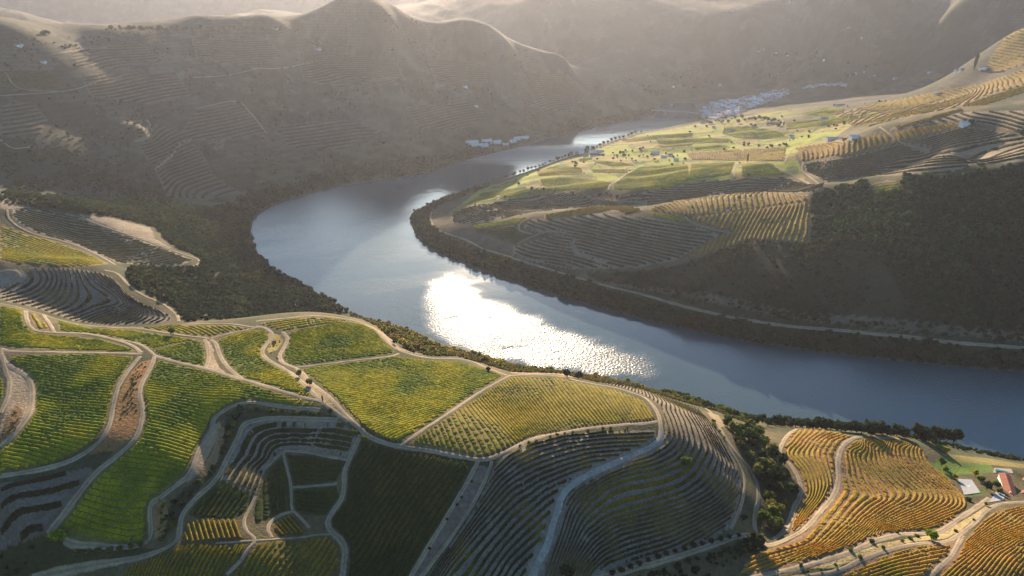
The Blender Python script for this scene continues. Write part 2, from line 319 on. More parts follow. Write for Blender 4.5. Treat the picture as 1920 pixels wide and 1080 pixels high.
# (label, style, row spec, spacing m, polygon)
# row spec: 'd x1,y1 x2,y2' straight rows along that line | 'g n0:pts|n1:pts' rows following drawn guide lines | 'z' rows on the contours
BLOCKS = [
 ('bright green vineyard on the crest at the far left, beside the looping track','G','d 0,630 200,638',3.3,'0,572;42,582;45,600;57,618;72,625;110,629;187,635;235,648;258,659;150,657;0,650'),
 ('small gold weedy strip between two tracks at the left crest','Y','d 70,590 90,620',4,'57,588;68,588;84,604;94,620;74,617;62,612'),
 ('long green vineyard strip just below the crest track, left of the lone round tree','G','d 112,612 300,635',3.3,'108,601;175,616;255,620;284,625;330,631;372,637;345,640;300,649;284,654;235,636;189,626;112,621'),
 ('narrow green vineyard wedge right of the four-way track crossing','G','d 300,660 380,668',3.3,'290,657;345,642;378,639;385,655;385,682;378,687;337,676;300,666'),
 ('olive vineyard strip with pale gaps on the crest behind the lone round tree','Y','d 300,610 440,616',4.5,'262,614;290,607;350,611;437,611;470,616;450,618;400,629;380,629;330,623;290,618'),
 ('yellow-green vineyard between the looped track and the twin tracks','G','d 430,670 520,690',3.3,'408,640;430,629;475,619;497,621;505,632;494,645;487,660;494,674;530,695;562,714;585,737;598,747;565,741;480,713;456,706;436,690;422,670;416,650'),
 ('thin olive vineyard with pale terrace gaps at the top of the plateau','Y','d 500,610 640,597',6,'486,606;530,600;580,595;620,597;650,601;600,608;560,616;538,620;515,616;500,610'),
 ('dome-shaped green vineyard inside the bend of the track, below the scrub','G','d 560,662 720,645',3.3,'544,623;580,614;640,603;675,607;700,618;713,630;724,645;740,660;700,667;620,677;560,684;545,682;532,672;532,662;541,645'),
 ('large yellow-green vineyard in the middle with a worn tan patch','G','d 660,785 860,735',3.3,'566,692;620,684;745,669;800,676;860,679;900,690;942,704;900,728;850,761;810,787;775,809;745,828;714,819;690,805;670,787;640,755;604,722;580,704'),
 ('gold and green vineyard with fanning rows and three pale streaks, above the dashed track','Y','g 0:765,828;770,838|9:832,790;860,850|20:897,742;975,828|34:960,712;1040,812|48:1060,712;1130,796|59:1160,735;1195,790',4,'768,831;785,818;820,796;858,771;908,738;960,708;1047,709;1110,724;1150,732;1200,749;1218,765;1226,786;1160,793;1110,797;1047,808;985,823;942,841;915,853;892,856;855,850;805,840'),
 ('bright green vineyard between the left ribbon bank and the tan ribbon path','G','d 60,800 180,818',3.3,'20,670;60,665;190,665;250,669;232,700;215,730;207,765;200,790;178,823;145,848;110,863;62,876;0,886;0,846;30,818;57,787;65,760;65,730;57,708;35,690'),
 ('long tongue-shaped green vineyard running down from the diagonal track','G','d 270,800 400,835',3.3,'298,675;337,685;382,695;425,707;480,722;540,742;600,757;605,763;540,760;480,751;445,752;420,762;398,782;388,800;370,838;352,880;335,899;298,925;278,945;276,980;277,1000;260,1015;225,1019;175,1016;135,1013;118,1005;114,985;137,955;162,920;187,892;205,876;245,843;265,815;271,790;273,765;268,740;272,722;290,690'),
 ('small yellow vineyard cut off by the left edge beside the ribbon bank','G','d 0,740 12,742',3.3,'-14,700;6,712;6,742;-14,766'),
 ('dark sparse terraces in shade at the far left below the tan ribbon','S','d 0,955 120,915',9,'0,907;60,897;115,886;170,876;180,889;150,915;125,948;100,980;82,1000;0,1032'),
 ('large dark green vineyard in shade between the centre track and the pale double track','B','d 745,1007 845,867',4.2,'682,828;745,843;805,852;886,868;863,912;833,962;803,1012;773,1062;758,1090;652,1090;657,1050;655,1025;642,1003;624,988;622,972;634,957;649,937;653,910;653,885;664,860;675,838'),
 ('shaded terraces with dark curving rows left of the blue-grey winding road','T','g 0:1235,812;1135,817;1060,825;997,842;960,862;925,895;895,940;850,1010;800,1085|5:1172,852;1110,857;1060,872;1010,892;960,920;900,985;840,1060;825,1085|8:1100,885;1060,902;1022,920;960,970;900,1040;870,1085|13:1027,1000;997,1025;960,1060;945,1085',6,'927,874;945,854;985,834;1047,819;1110,810;1228,806;1230,822;1212,836;1177,853;1110,882;1078,900;1053,923;1040,960;1032,985;1019,1025;1004,1055;990,1090;797,1090;835,1034;870,985;900,934'),
 ('broad curving shaded terraces with gold upper rows right of the blue-grey road','T','g 0:1248,765;1258,789;1264,813;1258,829;1244,842;1218,857;1179,868;1130,890;1090,915;1070,935;1055,965;1045,1000;1030,1040;1015,1085|4:1265,755;1285,780;1297,810;1302,825;1295,850;1272,875;1235,890;1172,902;1135,917;1110,940;1085,970;1072,1005;1058,1040;1045,1085|7:1275,750;1300,775;1322,810;1335,835;1335,860;1315,897;1285,922;1235,940;1185,955;1135,972;1097,1000;1080,1030;1065,1060;1055,1085|11:1285,748;1325,790;1350,835;1370,872;1365,905;1335,935;1285,960;1222,980;1160,995;1122,1022;1092,1060;1080,1085|15:1310,755;1350,805;1385,850;1395,880;1382,930;1360,952;1310,982;1260,1007;1185,1030;1135,1050;1110,1072',6,'1244,775;1238,760;1215,744;1165,726;1122,717;1150,716;1200,727;1260,742;1300,760;1330,788;1355,828;1380,868;1390,900;1386,935;1380,960;1365,993;1335,1014;1260,1040;1185,1061;1115,1085;1002,1085;1016,1058;1030,1028;1043,990;1050,965;1063,932;1087,908;1115,890;1182,860;1222,842;1246,815;1247,795'),
 ('dark terraces bending round the hollow beside the centre track','N','g 0:429,855;446,820;457,798;482,788;517,784;588,786;639,786|4:453,917;464,899;476,875;494,860;510,832;538,827;570,827;605,828;664,837|7:485,929;496,894;508,871;531,848;552,846;588,850;623,857;655,862',6,'432,862;448,824;460,802;485,791;517,787;588,789;640,790;668,815;670,824;655,858;623,854;588,847;552,843;529,845;503,870;492,894;480,925;440,908;414,898'),
 ('dark green rectangular plot below the hollow terraces','K','d 540,880 640,886',3.6,'538,853;590,854;648,866;638,885;630,903;552,910;543,880'),
 ('dark green plot with a rounded foot beside the centre track','K','d 556,930 630,930',3.6,'551,918;630,911;636,935;624,950;610,965;575,966;554,957'),
 ('grass-grown plot between the hollow terraces and the narrow footpath','K','d 500,900 500,950',5,'505,880;530,856;537,885;542,910;544,955;500,972;480,985;474,960;485,930'),
 ('orange and gold vineyard on the lit knoll at the bottom, left of the centre track','O','d 500,1070 540,1020',3.4,'245,1060;300,1036;342,1022;400,1020;475,1017;560,1011;600,1004;618,1005;635,1020;640,1040;637,1090;225,1090'),
 ('short gold vineyard rows between the sunlit track bend and the lit knoll','O','d 400,978 412,1014',3,'347,985;370,975;420,974;455,976;460,996;474,1012;400,1015;342,1018;339,1005'),
 ('gold vineyard fan between the footpath and the lit knoll','O','d 530,980 550,1003',3,'467,982;500,985;500,1002;510,1008;550,1004;580,1001;575,990;552,966;530,970;508,990;470,975'),
 ('steep green vineyard rows in the shaded hollow above the gold rows','K','d 415,965 440,930',4,'372,970;352,965;372,938;398,915;412,902;440,912;475,930;462,960;440,972'),
 ('orange terraced vineyard right of the winding farm road','A','g 0:1625,817;1580,837;1572,865;1572,900;1562,930;1540,957;1510,990;1477,1010;1440,1026|4:1650,822;1615,825;1602,847;1607,872;1615,897;1630,920;1640,932;1620,945;1595,970;1565,1000;1535,1025;1490,1042;1440,1060|10:1690,826;1665,827;1652,847;1665,872;1690,902;1715,922;1710,940;1677,955;1645,975;1610,1000;1580,1025;1540,1042|17:1740,838;1715,835;1710,850;1722,872;1752,902;1777,922;1785,940;1760,957;1727,972;1690,985;1652,995',5.5,'1582,842;1602,827;1625,822;1652,825;1690,826;1725,840;1745,870;1775,895;1795,915;1812,935;1812,950;1795,968;1765,988;1740,993;1690,996;1647,1006;1602,1026;1565,1039;1515,1053;1440,1070;1385,1080;1400,1050;1440,1030;1477,1017;1513,996;1545,962;1567,933;1577,902;1577,865'),
 ('orange terraced vineyard left of the winding farm road, beside the tree-filled gully','A','g 0:1520,806;1497,835;1485,855;1502,875;1517,905;1517,930;1502,952;1490,975|6:1590,815;1560,825;1545,847;1550,872;1557,897;1557,917;1547,935;1527,960;1500,985|8:1600,820;1579,837;1570,865;1570,900;1561,930;1539,957;1509,988',5.5,'1488,810;1522,803;1560,810;1595,818;1575,835;1566,865;1566,900;1556,928;1535,955;1505,986;1480,1004;1488,975;1496,952;1506,930;1506,903;1490,872;1468,850;1475,828'),
 ('gold terraced vineyard in the bottom right corner','A','g 0:1810,1017;1852,980;1885,958;1925,948|7:1790,1060;1840,1022;1880,1002;1925,988|16:1865,1085;1890,1052;1925,1022',5.5,'1812,1012;1830,990;1855,966;1880,954;1925,948;1925,1090;1755,1090;1770,1065;1792,1040'),
 ('low gold vineyard wedge between the two farm tracks at the bottom right','A','g 0:1570,1078;1620,1058;1715,1028;1790,1018|4:1620,1085;1680,1065;1730,1055;1780,1045',5.5,'1530,1083;1570,1077;1617,1056;1667,1038;1717,1026;1795,1013;1780,1038;1757,1060;1732,1088'),
 ('brown curved vineyard behind the crest at the left, dipping into shade','T','g 0:67,503;77,527;50,547;0,560|8:143,503;157,533;167,560;143,580;100,593|17:215,518;240,547;255,567;250,587;200,607|24:262,566;300,585;310,597;290,606',6,'0,540;35,530;60,515;55,502;130,503;188,511;215,522;235,547;265,568;298,581;318,590;322,600;300,605;200,610;140,602;60,575;0,562'),
 ('dark striped vineyard on the shoulder below the pale bare patch','N','d 60,425 230,455',6,'24,394;60,393;150,405;230,439;300,463;362,487;340,497;270,495;222,493;190,478;130,453;65,435;42,420;24,408'),
 ('gold streaked vineyard on the shoulder at the left edge','Y','d 20,450 120,478',6,'0,418;18,426;60,443;100,451;160,473;203,495;150,500;60,498;0,490'),
 ('slim green vineyard strip on the point across the river','G','d 880,384 1000,357',5,'872,385;915,377;930,375;990,361;998,354;985,350;940,357;900,362;895,370'),
 ('smooth green vineyard behind the river point, left of the pale lane','G','d 1010,345 1140,345',5,'1000,356;1014,350;1010,336;1060,332;1100,335;1148,342;1140,352;1100,356;1040,357'),
 ('rounded yellow-green vineyard right of the pale lane across the river','G','d 1150,350 1290,340',5,'1148,354;1152,343;1175,328;1200,313;1260,310;1290,309;1292,330;1280,345;1240,355;1190,358'),
 ('bright yellow-green vineyard left of the stubby cypress lane','G','d 1280,330 1370,318',5,'1296,308;1337,306;1378,304;1370,327;1320,334;1271,341;1290,330'),
 ('bright yellow-green vineyard right of the stubby cypress lane','G','d 1390,320 1470,318',5,'1390,309;1445,306;1473,327;1390,331'),
 ('ribbed gold terraces on the ridge leading up to the white hilltop house','W','g 0:1491,278;1505,302|9:1590,264;1588,292|18:1680,249;1690,268|27:1765,232;1785,243|31:1800,228;1812,236',14,'1491,278;1581,264;1669,250;1756,233;1801,229;1808,234;1686,267;1599,290;1501,302'),
 ('broad shaded terraces below the white hilltop house','D','g 0:1512,306;1600,294;1686,271;1800,240|9:1520,325;1620,318;1720,300;1850,270;1925,258|15:1550,340;1650,333;1780,322;1920,303',8,'1508,306;1599,293;1686,270;1808,237;1925,255;1925,304;1822,309;1773,327;1634,330;1550,341;1512,325'),
 ('dark striped terrace band above the gold hill strip','D','d 1260,372 1500,345',9,'1150,372;1200,362;1250,352;1320,338;1466,332;1515,345;1547,346;1522,362;1407,360;1320,369;1250,380;1215,386'),
 ('gold hill strip with ribbed upper edge in front of the dark terrace band','V','g 0:1219,391;1235,396|8:1290,376;1300,402|18:1400,364;1410,392|28:1500,364;1510,376',13,'1217,391;1275,378;1378,364;1430,362;1519,366;1521,374;1396,395;1292,405;1224,395'),
 ('tan and gold ribbed slope beside the dark pine wood','V','g 0:1292,407;1280,440|10:1400,394;1370,450|19:1480,384;1450,440|24:1517,380;1510,440',13,'1296,408;1400,394;1519,379;1519,457;1450,452;1400,450;1330,478;1272,492;1335,450;1358,437;1300,417'),
 ('tiny bright green field between the ribbed hill strips','G','d 1225,400 1285,412',5,'1219,397;1282,405;1289,416;1258,414;1224,403'),
 ('large shaded contour terraces above the riverside road','D','z',3.4,'996,411;1050,410;1121,399;1172,405;1224,409;1292,421;1350,440;1320,457;1268,488;1189,502;1076,505;966,483;962,462;1052,437;1000,434;980,425'),
 ('narrow bright green field above the river bend','G','d 890,426 985,410',5,'885,423;962,409;990,406;971,419;888,430'),
 ('shaded green plot below the narrow bright field at the river bend','K','d 900,435 970,432',5,'890,432;970,422;972,434;995,441;965,453;925,440'),
 ('pale gold strip along the crest of the contour terraces','V','d 1030,408 1160,390',6,'1020,403;1121,387;1172,387;1212,393;1172,400;1148,393;1127,397;1052,409;1020,413'),
 ('wide shaded field on the river point behind the crest','D','d 870,400 1100,370',9,'845,402;880,387;993,368;1059,360;1138,373;1208,386;1100,385;1011,397;887,419;850,418'),
 ('pale green field near the village trees','G','d 1250,264 1360,262',6,'1230,262;1270,257;1372,260;1365,267;1250,271;1232,270'),
 ('green rolling field behind the long white winery','G','d 1370,250 1470,255',6,'1358,237;1410,237;1455,245;1480,257;1431,262;1378,259;1355,250'),
 ('long yellow-green field above the long white winery','G','d 1480,236 1620,222',6,'1474,230;1644,212;1648,217;1564,233;1473,244'),
 ('thin green field above the small white farmhouse','G','d 1500,213 1570,208',6,'1494,215;1550,201;1585,205;1557,219'),
 ('tan rolling field with fine rows beside the ribbed gold terraces','V','g 0:1285,288;1290,299|20:1370,283;1380,301|45:1470,277;1468,301',7,'1285,288;1355,283;1474,276;1470,302;1397,302;1295,299'),
 ('tan ribbed slope below the upper white shed','V','g 0:1640,200;1660,218|24:1700,186;1712,205|44:1756,175;1773,186',9,'1600,203;1651,194;1756,175;1773,184;1669,217;1640,210'),
 ('terraced vineyard spur in the middle of the big shaded hillside','M','z',6,'250,238;290,232;335,245;378,285;402,330;452,362;380,376;312,368;292,322;262,280'),
 ('terraced plot high on the shaded hillside below the skyline','M','z',6,'130,90;260,80;300,110;230,130;140,125'),
 ('wide terraced plot below the conical peak','M','z',6,'560,120;640,100;740,110;760,150;640,165;570,150'),
 ('terraced plot on the glowing slope right of the conical peak','M','z',6,'800,110;870,110;930,130;900,165;820,160'),
 ('narrow terraced plot above the left bank winery','M','z',6,'760,200;880,190;920,215;860,245;780,240'),
 ('terraced plot at the left edge of the shaded hillside','M','z',6,'0,195;60,190;90,225;70,262;0,255'),
 ('long terraced plot across the middle of the shaded hillside','M','z',6,'150,140;330,135;360,180;280,195;170,180'),
 ('terraced plot between the skyline and the conical peak','M','z',6,'360,75;500,72;530,105;470,125;370,112'),
 ('faint terraced plot on the spur falling towards the bridge','M','z',6,'960,140;1050,135;1110,175;1060,210;980,195'),
 ('gold ribbed slope at the top right edge','V','z',7,'1925,52;1892,62;1866,95;1850,122;1866,138;1925,120'),
 ('dark rectangular plots high on the left hillside','K','d 0,150 120,152',9,'0,134;90,132;128,168;40,164;0,168'),
 ('terraced vineyard on the upper middle of the shaded hillside','M','z',6,'366,208;440,192;470,212;498,250;420,262;330,262'),
 ('terraced vineyard low on the shaded hillside left of the bend','M','z',6,'520,238;640,222;716,246;640,282;540,276'),
 ('shaded slope of fine rows between the gold ridge line and the ribbed ridge','D','z',4.5,'1500,283;1580,262;1690,240;1810,210;1925,207;1925,250;1812,226;1750,230;1662,246;1581,261;1495,275'),
 ('gold and brown rows on the upper slope at the right edge','V','z',5,'1560,215;1650,192;1760,172;1840,158;1925,128;1925,158;1850,178;1797,200;1660,226;1600,238'),
 ('small gold field on the distant spur','V','d 1700,153 1770,140',9,'1697,152;1773,137;1766,144;1704,154'),
 ('thin gold ridge line field reaching the cypress clump','V','d 1665,242 1800,207',7,'1662,243;1798,205;1810,207;1686,242'),
 ('small yellow field by the riverside estate','G','d 1085,300 1110,300',5,'1085,297;1110,295;1113,303;1085,304'),
 ('yellow strip field with an orange edge behind the river point','Y','d 1105,321 1180,321',5,'1105,317;1180,318;1176,325;1110,324'),
 ('thin curved yellow field behind the riverside estate','G','d 1115,304 1195,312',5,'1112,299;1182,307;1198,312;1145,311;1115,306'),
 ('olive field along the far river tree belt','Y','d 1165,264 1300,254',6,'1162,263;1225,254;1300,249;1300,256;1230,262;1175,267'),
 ('thin yellow field above the white farm cottages','G','d 1230,276 1300,268',6,'1227,273;1300,266;1300,272;1240,277'),
 ('round olive knoll field by the pale track beside the river','Y','d 1010,322 1060,318',5,'1005,324;1030,314;1060,311;1090,315;1095,327;1050,329;1010,330'),
 ('small yellow glade ringed by pines on the hilltop','Y','d 1640,350 1680,345',7,'1632,348;1665,338;1682,342;1692,355;1665,362;1638,362'),
 ('green strip field left of the white farm cottages','G','d 1300,280 1360,275',6,'1300,277;1350,272;1372,275;1360,281;1310,284'),
 ('gold strip climbing to the upper white shed','V','d 1650,232 1760,205',8,'1600,246;1650,230;1740,210;1795,200;1790,205;1700,226;1640,243'),
 ('gold brush field at the upper right edge','V','d 1820,190 1920,165',9,'1800,200;1850,182;1925,160;1925,172;1860,193;1810,206'),
]
STY = {  # rows: colours (linear), half width fraction, height, ground colour
 'G': ([(.13,.20,.012),(.31,.33,.013),(.47,.42,.02)], .40, 1.3, (.15,.14,.035)),
 'Y': ([(.22,.25,.012),(.40,.35,.015),(.44,.36,.02)], .32, 1.4, (.20,.14,.07)),
 'O': ([(.14,.15,.015),(.30,.24,.015),(.36,.25,.02)], .28, 1.5, (.12,.09,.04)),
 'A': ([(.46,.32,.04),(.52,.31,.05),(.44,.33,.035)], .33, 1.5, (.21,.135,.085)),
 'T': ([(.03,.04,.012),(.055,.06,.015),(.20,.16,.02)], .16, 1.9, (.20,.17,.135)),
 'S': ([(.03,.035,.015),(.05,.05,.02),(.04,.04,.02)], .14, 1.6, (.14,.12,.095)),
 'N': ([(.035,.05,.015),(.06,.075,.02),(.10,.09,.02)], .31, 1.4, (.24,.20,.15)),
 'B': ([(.025,.05,.012),(.04,.065,.012),(.08,.08,.015)], .36, 1.4, (.035,.04,.015)),  # vine green and soil darkened, the plot's shade is put into the colour
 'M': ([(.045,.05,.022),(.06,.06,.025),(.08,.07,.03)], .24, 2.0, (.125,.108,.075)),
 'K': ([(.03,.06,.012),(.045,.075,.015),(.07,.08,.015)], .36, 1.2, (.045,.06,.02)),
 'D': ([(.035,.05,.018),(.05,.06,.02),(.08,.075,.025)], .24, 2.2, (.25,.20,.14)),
 'W': ([(.36,.23,.04),(.44,.28,.04),(.40,.29,.04)], .28, 4.0, (.20,.13,.07)),
 'V': ([(.26,.22,.02),(.38,.29,.03),(.38,.25,.05)], .28, 3.2, (.22,.15,.085)),
}
# bare or rough ground patches: (r, g, b, polygon)
PATCH = [
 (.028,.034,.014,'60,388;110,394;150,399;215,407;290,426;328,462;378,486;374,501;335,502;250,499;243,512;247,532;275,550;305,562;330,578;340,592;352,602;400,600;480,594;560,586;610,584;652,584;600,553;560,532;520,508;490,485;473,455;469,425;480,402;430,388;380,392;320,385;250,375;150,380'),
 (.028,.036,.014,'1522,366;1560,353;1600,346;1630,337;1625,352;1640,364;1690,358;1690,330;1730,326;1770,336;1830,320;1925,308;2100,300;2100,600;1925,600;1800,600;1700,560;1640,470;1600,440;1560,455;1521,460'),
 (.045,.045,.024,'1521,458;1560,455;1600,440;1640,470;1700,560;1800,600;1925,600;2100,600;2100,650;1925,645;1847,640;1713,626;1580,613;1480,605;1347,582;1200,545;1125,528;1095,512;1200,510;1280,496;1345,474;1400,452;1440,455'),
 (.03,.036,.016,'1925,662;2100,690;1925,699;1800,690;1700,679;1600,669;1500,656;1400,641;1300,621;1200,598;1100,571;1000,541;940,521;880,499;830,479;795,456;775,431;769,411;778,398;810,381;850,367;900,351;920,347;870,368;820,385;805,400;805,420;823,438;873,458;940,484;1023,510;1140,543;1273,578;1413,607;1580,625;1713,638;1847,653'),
 (.30,.23,.15,'14,690;30,697;48,708;56,720;58,760;48,785;35,800;10,828;0,835;0,800;14,760;20,725;18,705'),
 (.22,.13,.06,'8,790;30,760;45,770;35,800;5,828;0,828'),
 (.24,.13,.05,'262,680;283,675;276,695;262,720;258,740;263,765;260,790;250,815;215,845;170,875;120,880;165,852;195,828;215,790;222,740;240,705'),
 (.05,.06,.03,'0,892;62,885;112,874;165,852;215,845;180,880;120,886;60,897;0,907'),
 (.33,.25,.16,'384,640;393,640;400,655;404,675;412,690;425,700;392,690'),
 (.28,.22,.06,'500,625;525,628;530,640;520,655;505,662;500,655;508,645'),
 (.30,.22,.12,'560,700;575,705;600,730;625,760;640,775;625,770;600,750;575,725'),
 (.33,.24,.15,'390,808;412,790;415,800;400,835;385,865;372,890;352,905;345,900;368,870'),
 (.26,.16,.08,'412,800;424,800;418,835;405,870;385,892;375,885;398,845'),
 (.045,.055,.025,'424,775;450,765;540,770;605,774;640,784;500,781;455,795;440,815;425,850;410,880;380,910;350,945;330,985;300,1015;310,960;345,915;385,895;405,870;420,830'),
 (.30,.18,.09,'284,945;310,935;316,965;308,1000;290,1008'),
 (.17,.13,.10,'900,872;918,878;893,930;862,980;828,1030;790,1080;772,1080;812,1016;843,965;873,915'),
 (.22,.18,.13,'150,402;213,410;283,427;290,447;325,467;290,455;233,436;180,415'),  # pale bare patch, albedo lowered to paint in the slope's shade
 (.30,.24,.17,'0,505;40,505;55,520;40,530;10,540;0,540'),
 (.28,.22,.15,'0,360;30,380;60,390;10,392;0,390'),
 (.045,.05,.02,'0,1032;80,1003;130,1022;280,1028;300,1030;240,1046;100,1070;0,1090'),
 (.30,.22,.13,'655,600;700,612;725,628;750,652;800,668;740,654;722,640;705,620;680,607'),
 (.34,.25,.16,'960,694;1050,694;1075,708;1045,702;960,700'),
 (.33,.24,.14,'1310,750;1340,768;1360,800;1345,800;1325,772'),
 (.36,.28,.13,'1480,1064;1565,1050;1650,1019;1765,1000;1830,962;1855,945;1845,958;1800,995;1772,1010;1715,1015;1665,1027;1610,1045;1565,1066'),
 (.10,.16,.03,'1745,868;1780,858;1850,862;1865,885;1800,890;1770,905;1755,890'),
 (.08,.12,.03,'1800,925;1850,915;1852,925;1815,935'),
 (.07,.08,.04,'1740,843;1920,868;1920,862;1780,835;1600,806;1500,800'),
 (.20,.17,.06,'1760,850;1860,860;1925,872;1925,878;1800,866'),
 (.15,.12,.085,'1110,527;1300,560;1500,600;1700,620;1925,640;1925,625;1700,600;1500,585;1300,545'),
 (.13,.11,.075,'830,432;900,460;960,480;1000,495;960,456;900,438;880,430'),
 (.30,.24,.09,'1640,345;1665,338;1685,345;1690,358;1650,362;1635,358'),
]
def PP(s): return [tuple(map(float, p.split(','))) for p in s.split(';')]
def polyw(s):
    P = PP(s); D = dens(P+[P[0]], 10)[:-1]; return clean(cast(D[:, 0], D[:, 1]))[:, :2]
def clean(Wd):                            # drop samples that slipped past a crest
    d = np.hypot(Wd[:, 0], Wd[:, 1]); i0 = int(np.argmin(np.abs(d-np.median(d)))); keep = [i0]
    for rng_ in (range(i0+1, len(Wd)), range(i0-1, -1, -1)):
        last = i0
        for i in rng_:
            if abs(d[i]-d[last]) < .10*d[last]: keep.append(i); last = i
    return Wd[sorted(keep)]
# rolling ground of the right bank: low swells lit on one side and shaded on the other
for pl_, amp, sx_, wl in (('850,395;900,356;1000,322;1100,290;1200,258;1310,236;1480,208;1560,198;1640,208;1560,258;1490,276;1500,325;1450,328;1200,348;1000,360;890,395', 13, 4.0, 75.), ('1480,270;1560,196;1640,175;1750,145;1925,120;1925,205;1850,212;1790,222;1700,240;1600,256', 15, 3.0, 110.)):
    Pw = polyw(pl_); k = inpoly(XG, YG, Pw); x_, y_ = XG[k], YG[k]
    ZG[k] += amp*(fbm(x_/sx_+.25*y_, y_-.15*x_, wl, 2, 151)-.5)*sst(0, 50, polydist(x_, y_, Pw))
ZB = ZG.copy()
ROADW = [(w_, cast(*smooth_line(PP(p), 4 if True else 6).T)) for w_, p in ROADS]
ROADW = [(w_, clean(P)) for w_, P in ROADW]
def rbf(P, v, lam=1e-3):
    P = np.asarray(P); c = P.mean(0); sc = np.abs(P-c).max(); Q = (P-c)/sc; n = len(Q)
    def K(d2): return .5*d2*np.log(np.maximum(d2, 1e-12))
    A = np.zeros((n+3, n+3)); A[:n, :n] = K(((Q[:, None]-Q[None])**2).sum(-1))+np.eye(n)*lam
    A[:n, n] = 1; A[:n, n+1:] = Q; A[n, :n] = 1; A[n+1:, :n] = Q.T
    Wt = np.linalg.solve(A, np.concatenate([v, [0, 0, 0]]))
    def f(x, y):
        q = np.stack([(np.ravel(x)-c[0])/sc, (np.ravel(y)-c[1])/sc], 1); o = np.empty(len(q))
        for i in range(0, len(q), 20000):
            qq = q[i:i+20000]; o[i:i+20000] = K(((qq[:, None]-Q[None])**2).sum(-1))@Wt[:n]+Wt[n]+qq@Wt[n+1:]
        return o.reshape(np.shape(x))
    return f
ZSM = ZB.copy()
def Hs(x, y):
    global ZG
    k = ZG; ZG = ZSM; r = H(x, y); ZG = k; return r
def phi_of(spec, sp_):
    if spec == 'z': return lambda x, y: Hs(x, y)/sp_
    if spec[0] == 'd':
        a, b = [tuple(map(float, q.split(','))) for q in spec[2:].split(' ')]
        A, B = on(*a), on(*b); d = (B-A)[:2]; d /= np.hypot(*d)
        return lambda x, y: ((x-A[0])*-d[1]+(y-A[1])*d[0])/sp_+.12*(fbm(x, y, 60., 2, 4)-.5)
    P = []; v = []
    for part in spec[2:].split('|'):
        n, pts = part.split(':'); Wd = cast(*dens(PP(pts), 18).T); Wd = clean(Wd)
        P += list(Wd[:, :2]); v += [float(n)]*len(Wd)
    return rbf(P, v)
BW = []
for lab, st, spec, spc, poly in BLOCKS:
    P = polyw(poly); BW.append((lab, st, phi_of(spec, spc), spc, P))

# ------------------------------------------------------------------ terraces cut into the ground, and what covers it
gcol = np.empty((NS, NA, 3)); msk = np.zeros((NS, NA))
n1 = fbm(XG, YG, 90., 4, 31); n2 = fbm(XG, YG, 25., 3, 41)
dry = np.array((.12, .098, .05)); scr = np.array((.045, .052, .024)); grn = np.array((.08, .09, .03))
t = sst(.38, .62, n1*.6+n2*.4)[..., None]
gcol[:] = dry*(1-t)+scr*t
k = inpoly(XG, YG, polyw('840,400;900,356;1000,320;1100,285;1200,252;1310,232;1480,205;1560,195;1640,205;1560,262;1490,290;1510,335;1200,345;1000,365;880,410'))
fv = fbm(XG, YG, 55., 3, 131)[k][:, None]; gcol[k] = np.where(fv > .5, np.array((.24, .27, .03)), np.where(fv > .42, np.array((.10, .14, .03)), np.array((.26, .20, .06))))
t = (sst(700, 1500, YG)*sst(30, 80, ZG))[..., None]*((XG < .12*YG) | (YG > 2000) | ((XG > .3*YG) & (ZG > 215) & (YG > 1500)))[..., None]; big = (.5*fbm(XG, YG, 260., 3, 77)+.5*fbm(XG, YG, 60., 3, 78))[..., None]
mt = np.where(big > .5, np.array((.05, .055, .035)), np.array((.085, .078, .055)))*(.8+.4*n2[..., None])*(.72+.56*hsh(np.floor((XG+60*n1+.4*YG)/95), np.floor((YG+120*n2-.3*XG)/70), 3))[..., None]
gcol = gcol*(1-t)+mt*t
msk = sst(1400, 1700, YG)*sst(15, 50, ZG)*sst(.35, .5, fbm(XG, YG, 350., 3, 55))
for r_, g_, b_, p in PATCH:
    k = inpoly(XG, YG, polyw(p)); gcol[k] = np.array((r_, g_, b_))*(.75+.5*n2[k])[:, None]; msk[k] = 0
for lab, st, ph, spc, P in BW:
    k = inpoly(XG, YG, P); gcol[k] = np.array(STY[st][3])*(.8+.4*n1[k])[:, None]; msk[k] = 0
    if st in 'TSNAD' and P[:, 1].mean() < 1150 and k.any():
        x = XG[k]; y = YG[k]; e = 1.0; p0 = ph(x, y); px_ = (ph(x+e, y)-p0)/e; py_ = (ph(x, y+e)-p0)/e
        zx = (Hs(x+e, y)-Hs(x-e, y))/2/e; zy = (Hs(x, y+e)-Hs(x, y-e))/2/e
        gz = np.clip((zx*px_+zy*py_)/np.maximum(px_**2+py_**2, 1e-6), -3, 3)
        fr = p0-np.floor(p0); ZG[k] = ZG[k]-.75*gz*(fr-.5)*sst(0, 5, polydist(x, y, P))
wet = sst(2.5, .4, ZG)[..., None]; gcol = gcol*(1-wet)+np.array((.10, .09, .07))*wet
M_ground = mat('ground_soil', 1, attr=True, noise=[(.35, .75, 1.25), (.05, .85, 1.15)], bump=(.5, .7))
t_ = M_ground.node_tree; at = t_.nodes.new('ShaderNodeAttribute'); at.attribute_name = 'terr'
gm = t_.nodes.new('ShaderNodeNewGeometry'); sx = t_.nodes.new('ShaderNodeSeparateXYZ'); t_.links.new(gm.outputs['Position'], sx.inputs[0])
nz = t_.nodes.new('ShaderNodeTexNoise'); nz.inputs['Scale'].default_value = .006; nz.inputs['Detail'].default_value = 3; t_.links.new(gm.outputs['Position'], nz.inputs['Vector'])
ma = t_.nodes.new('ShaderNodeMath'); ma.operation = 'MULTIPLY_ADD'; t_.links.new(nz.outputs[0], ma.inputs[0]); ma.inputs[1].default_value = 22; t_.links.new(sx.outputs['Z'], ma.inputs[2])
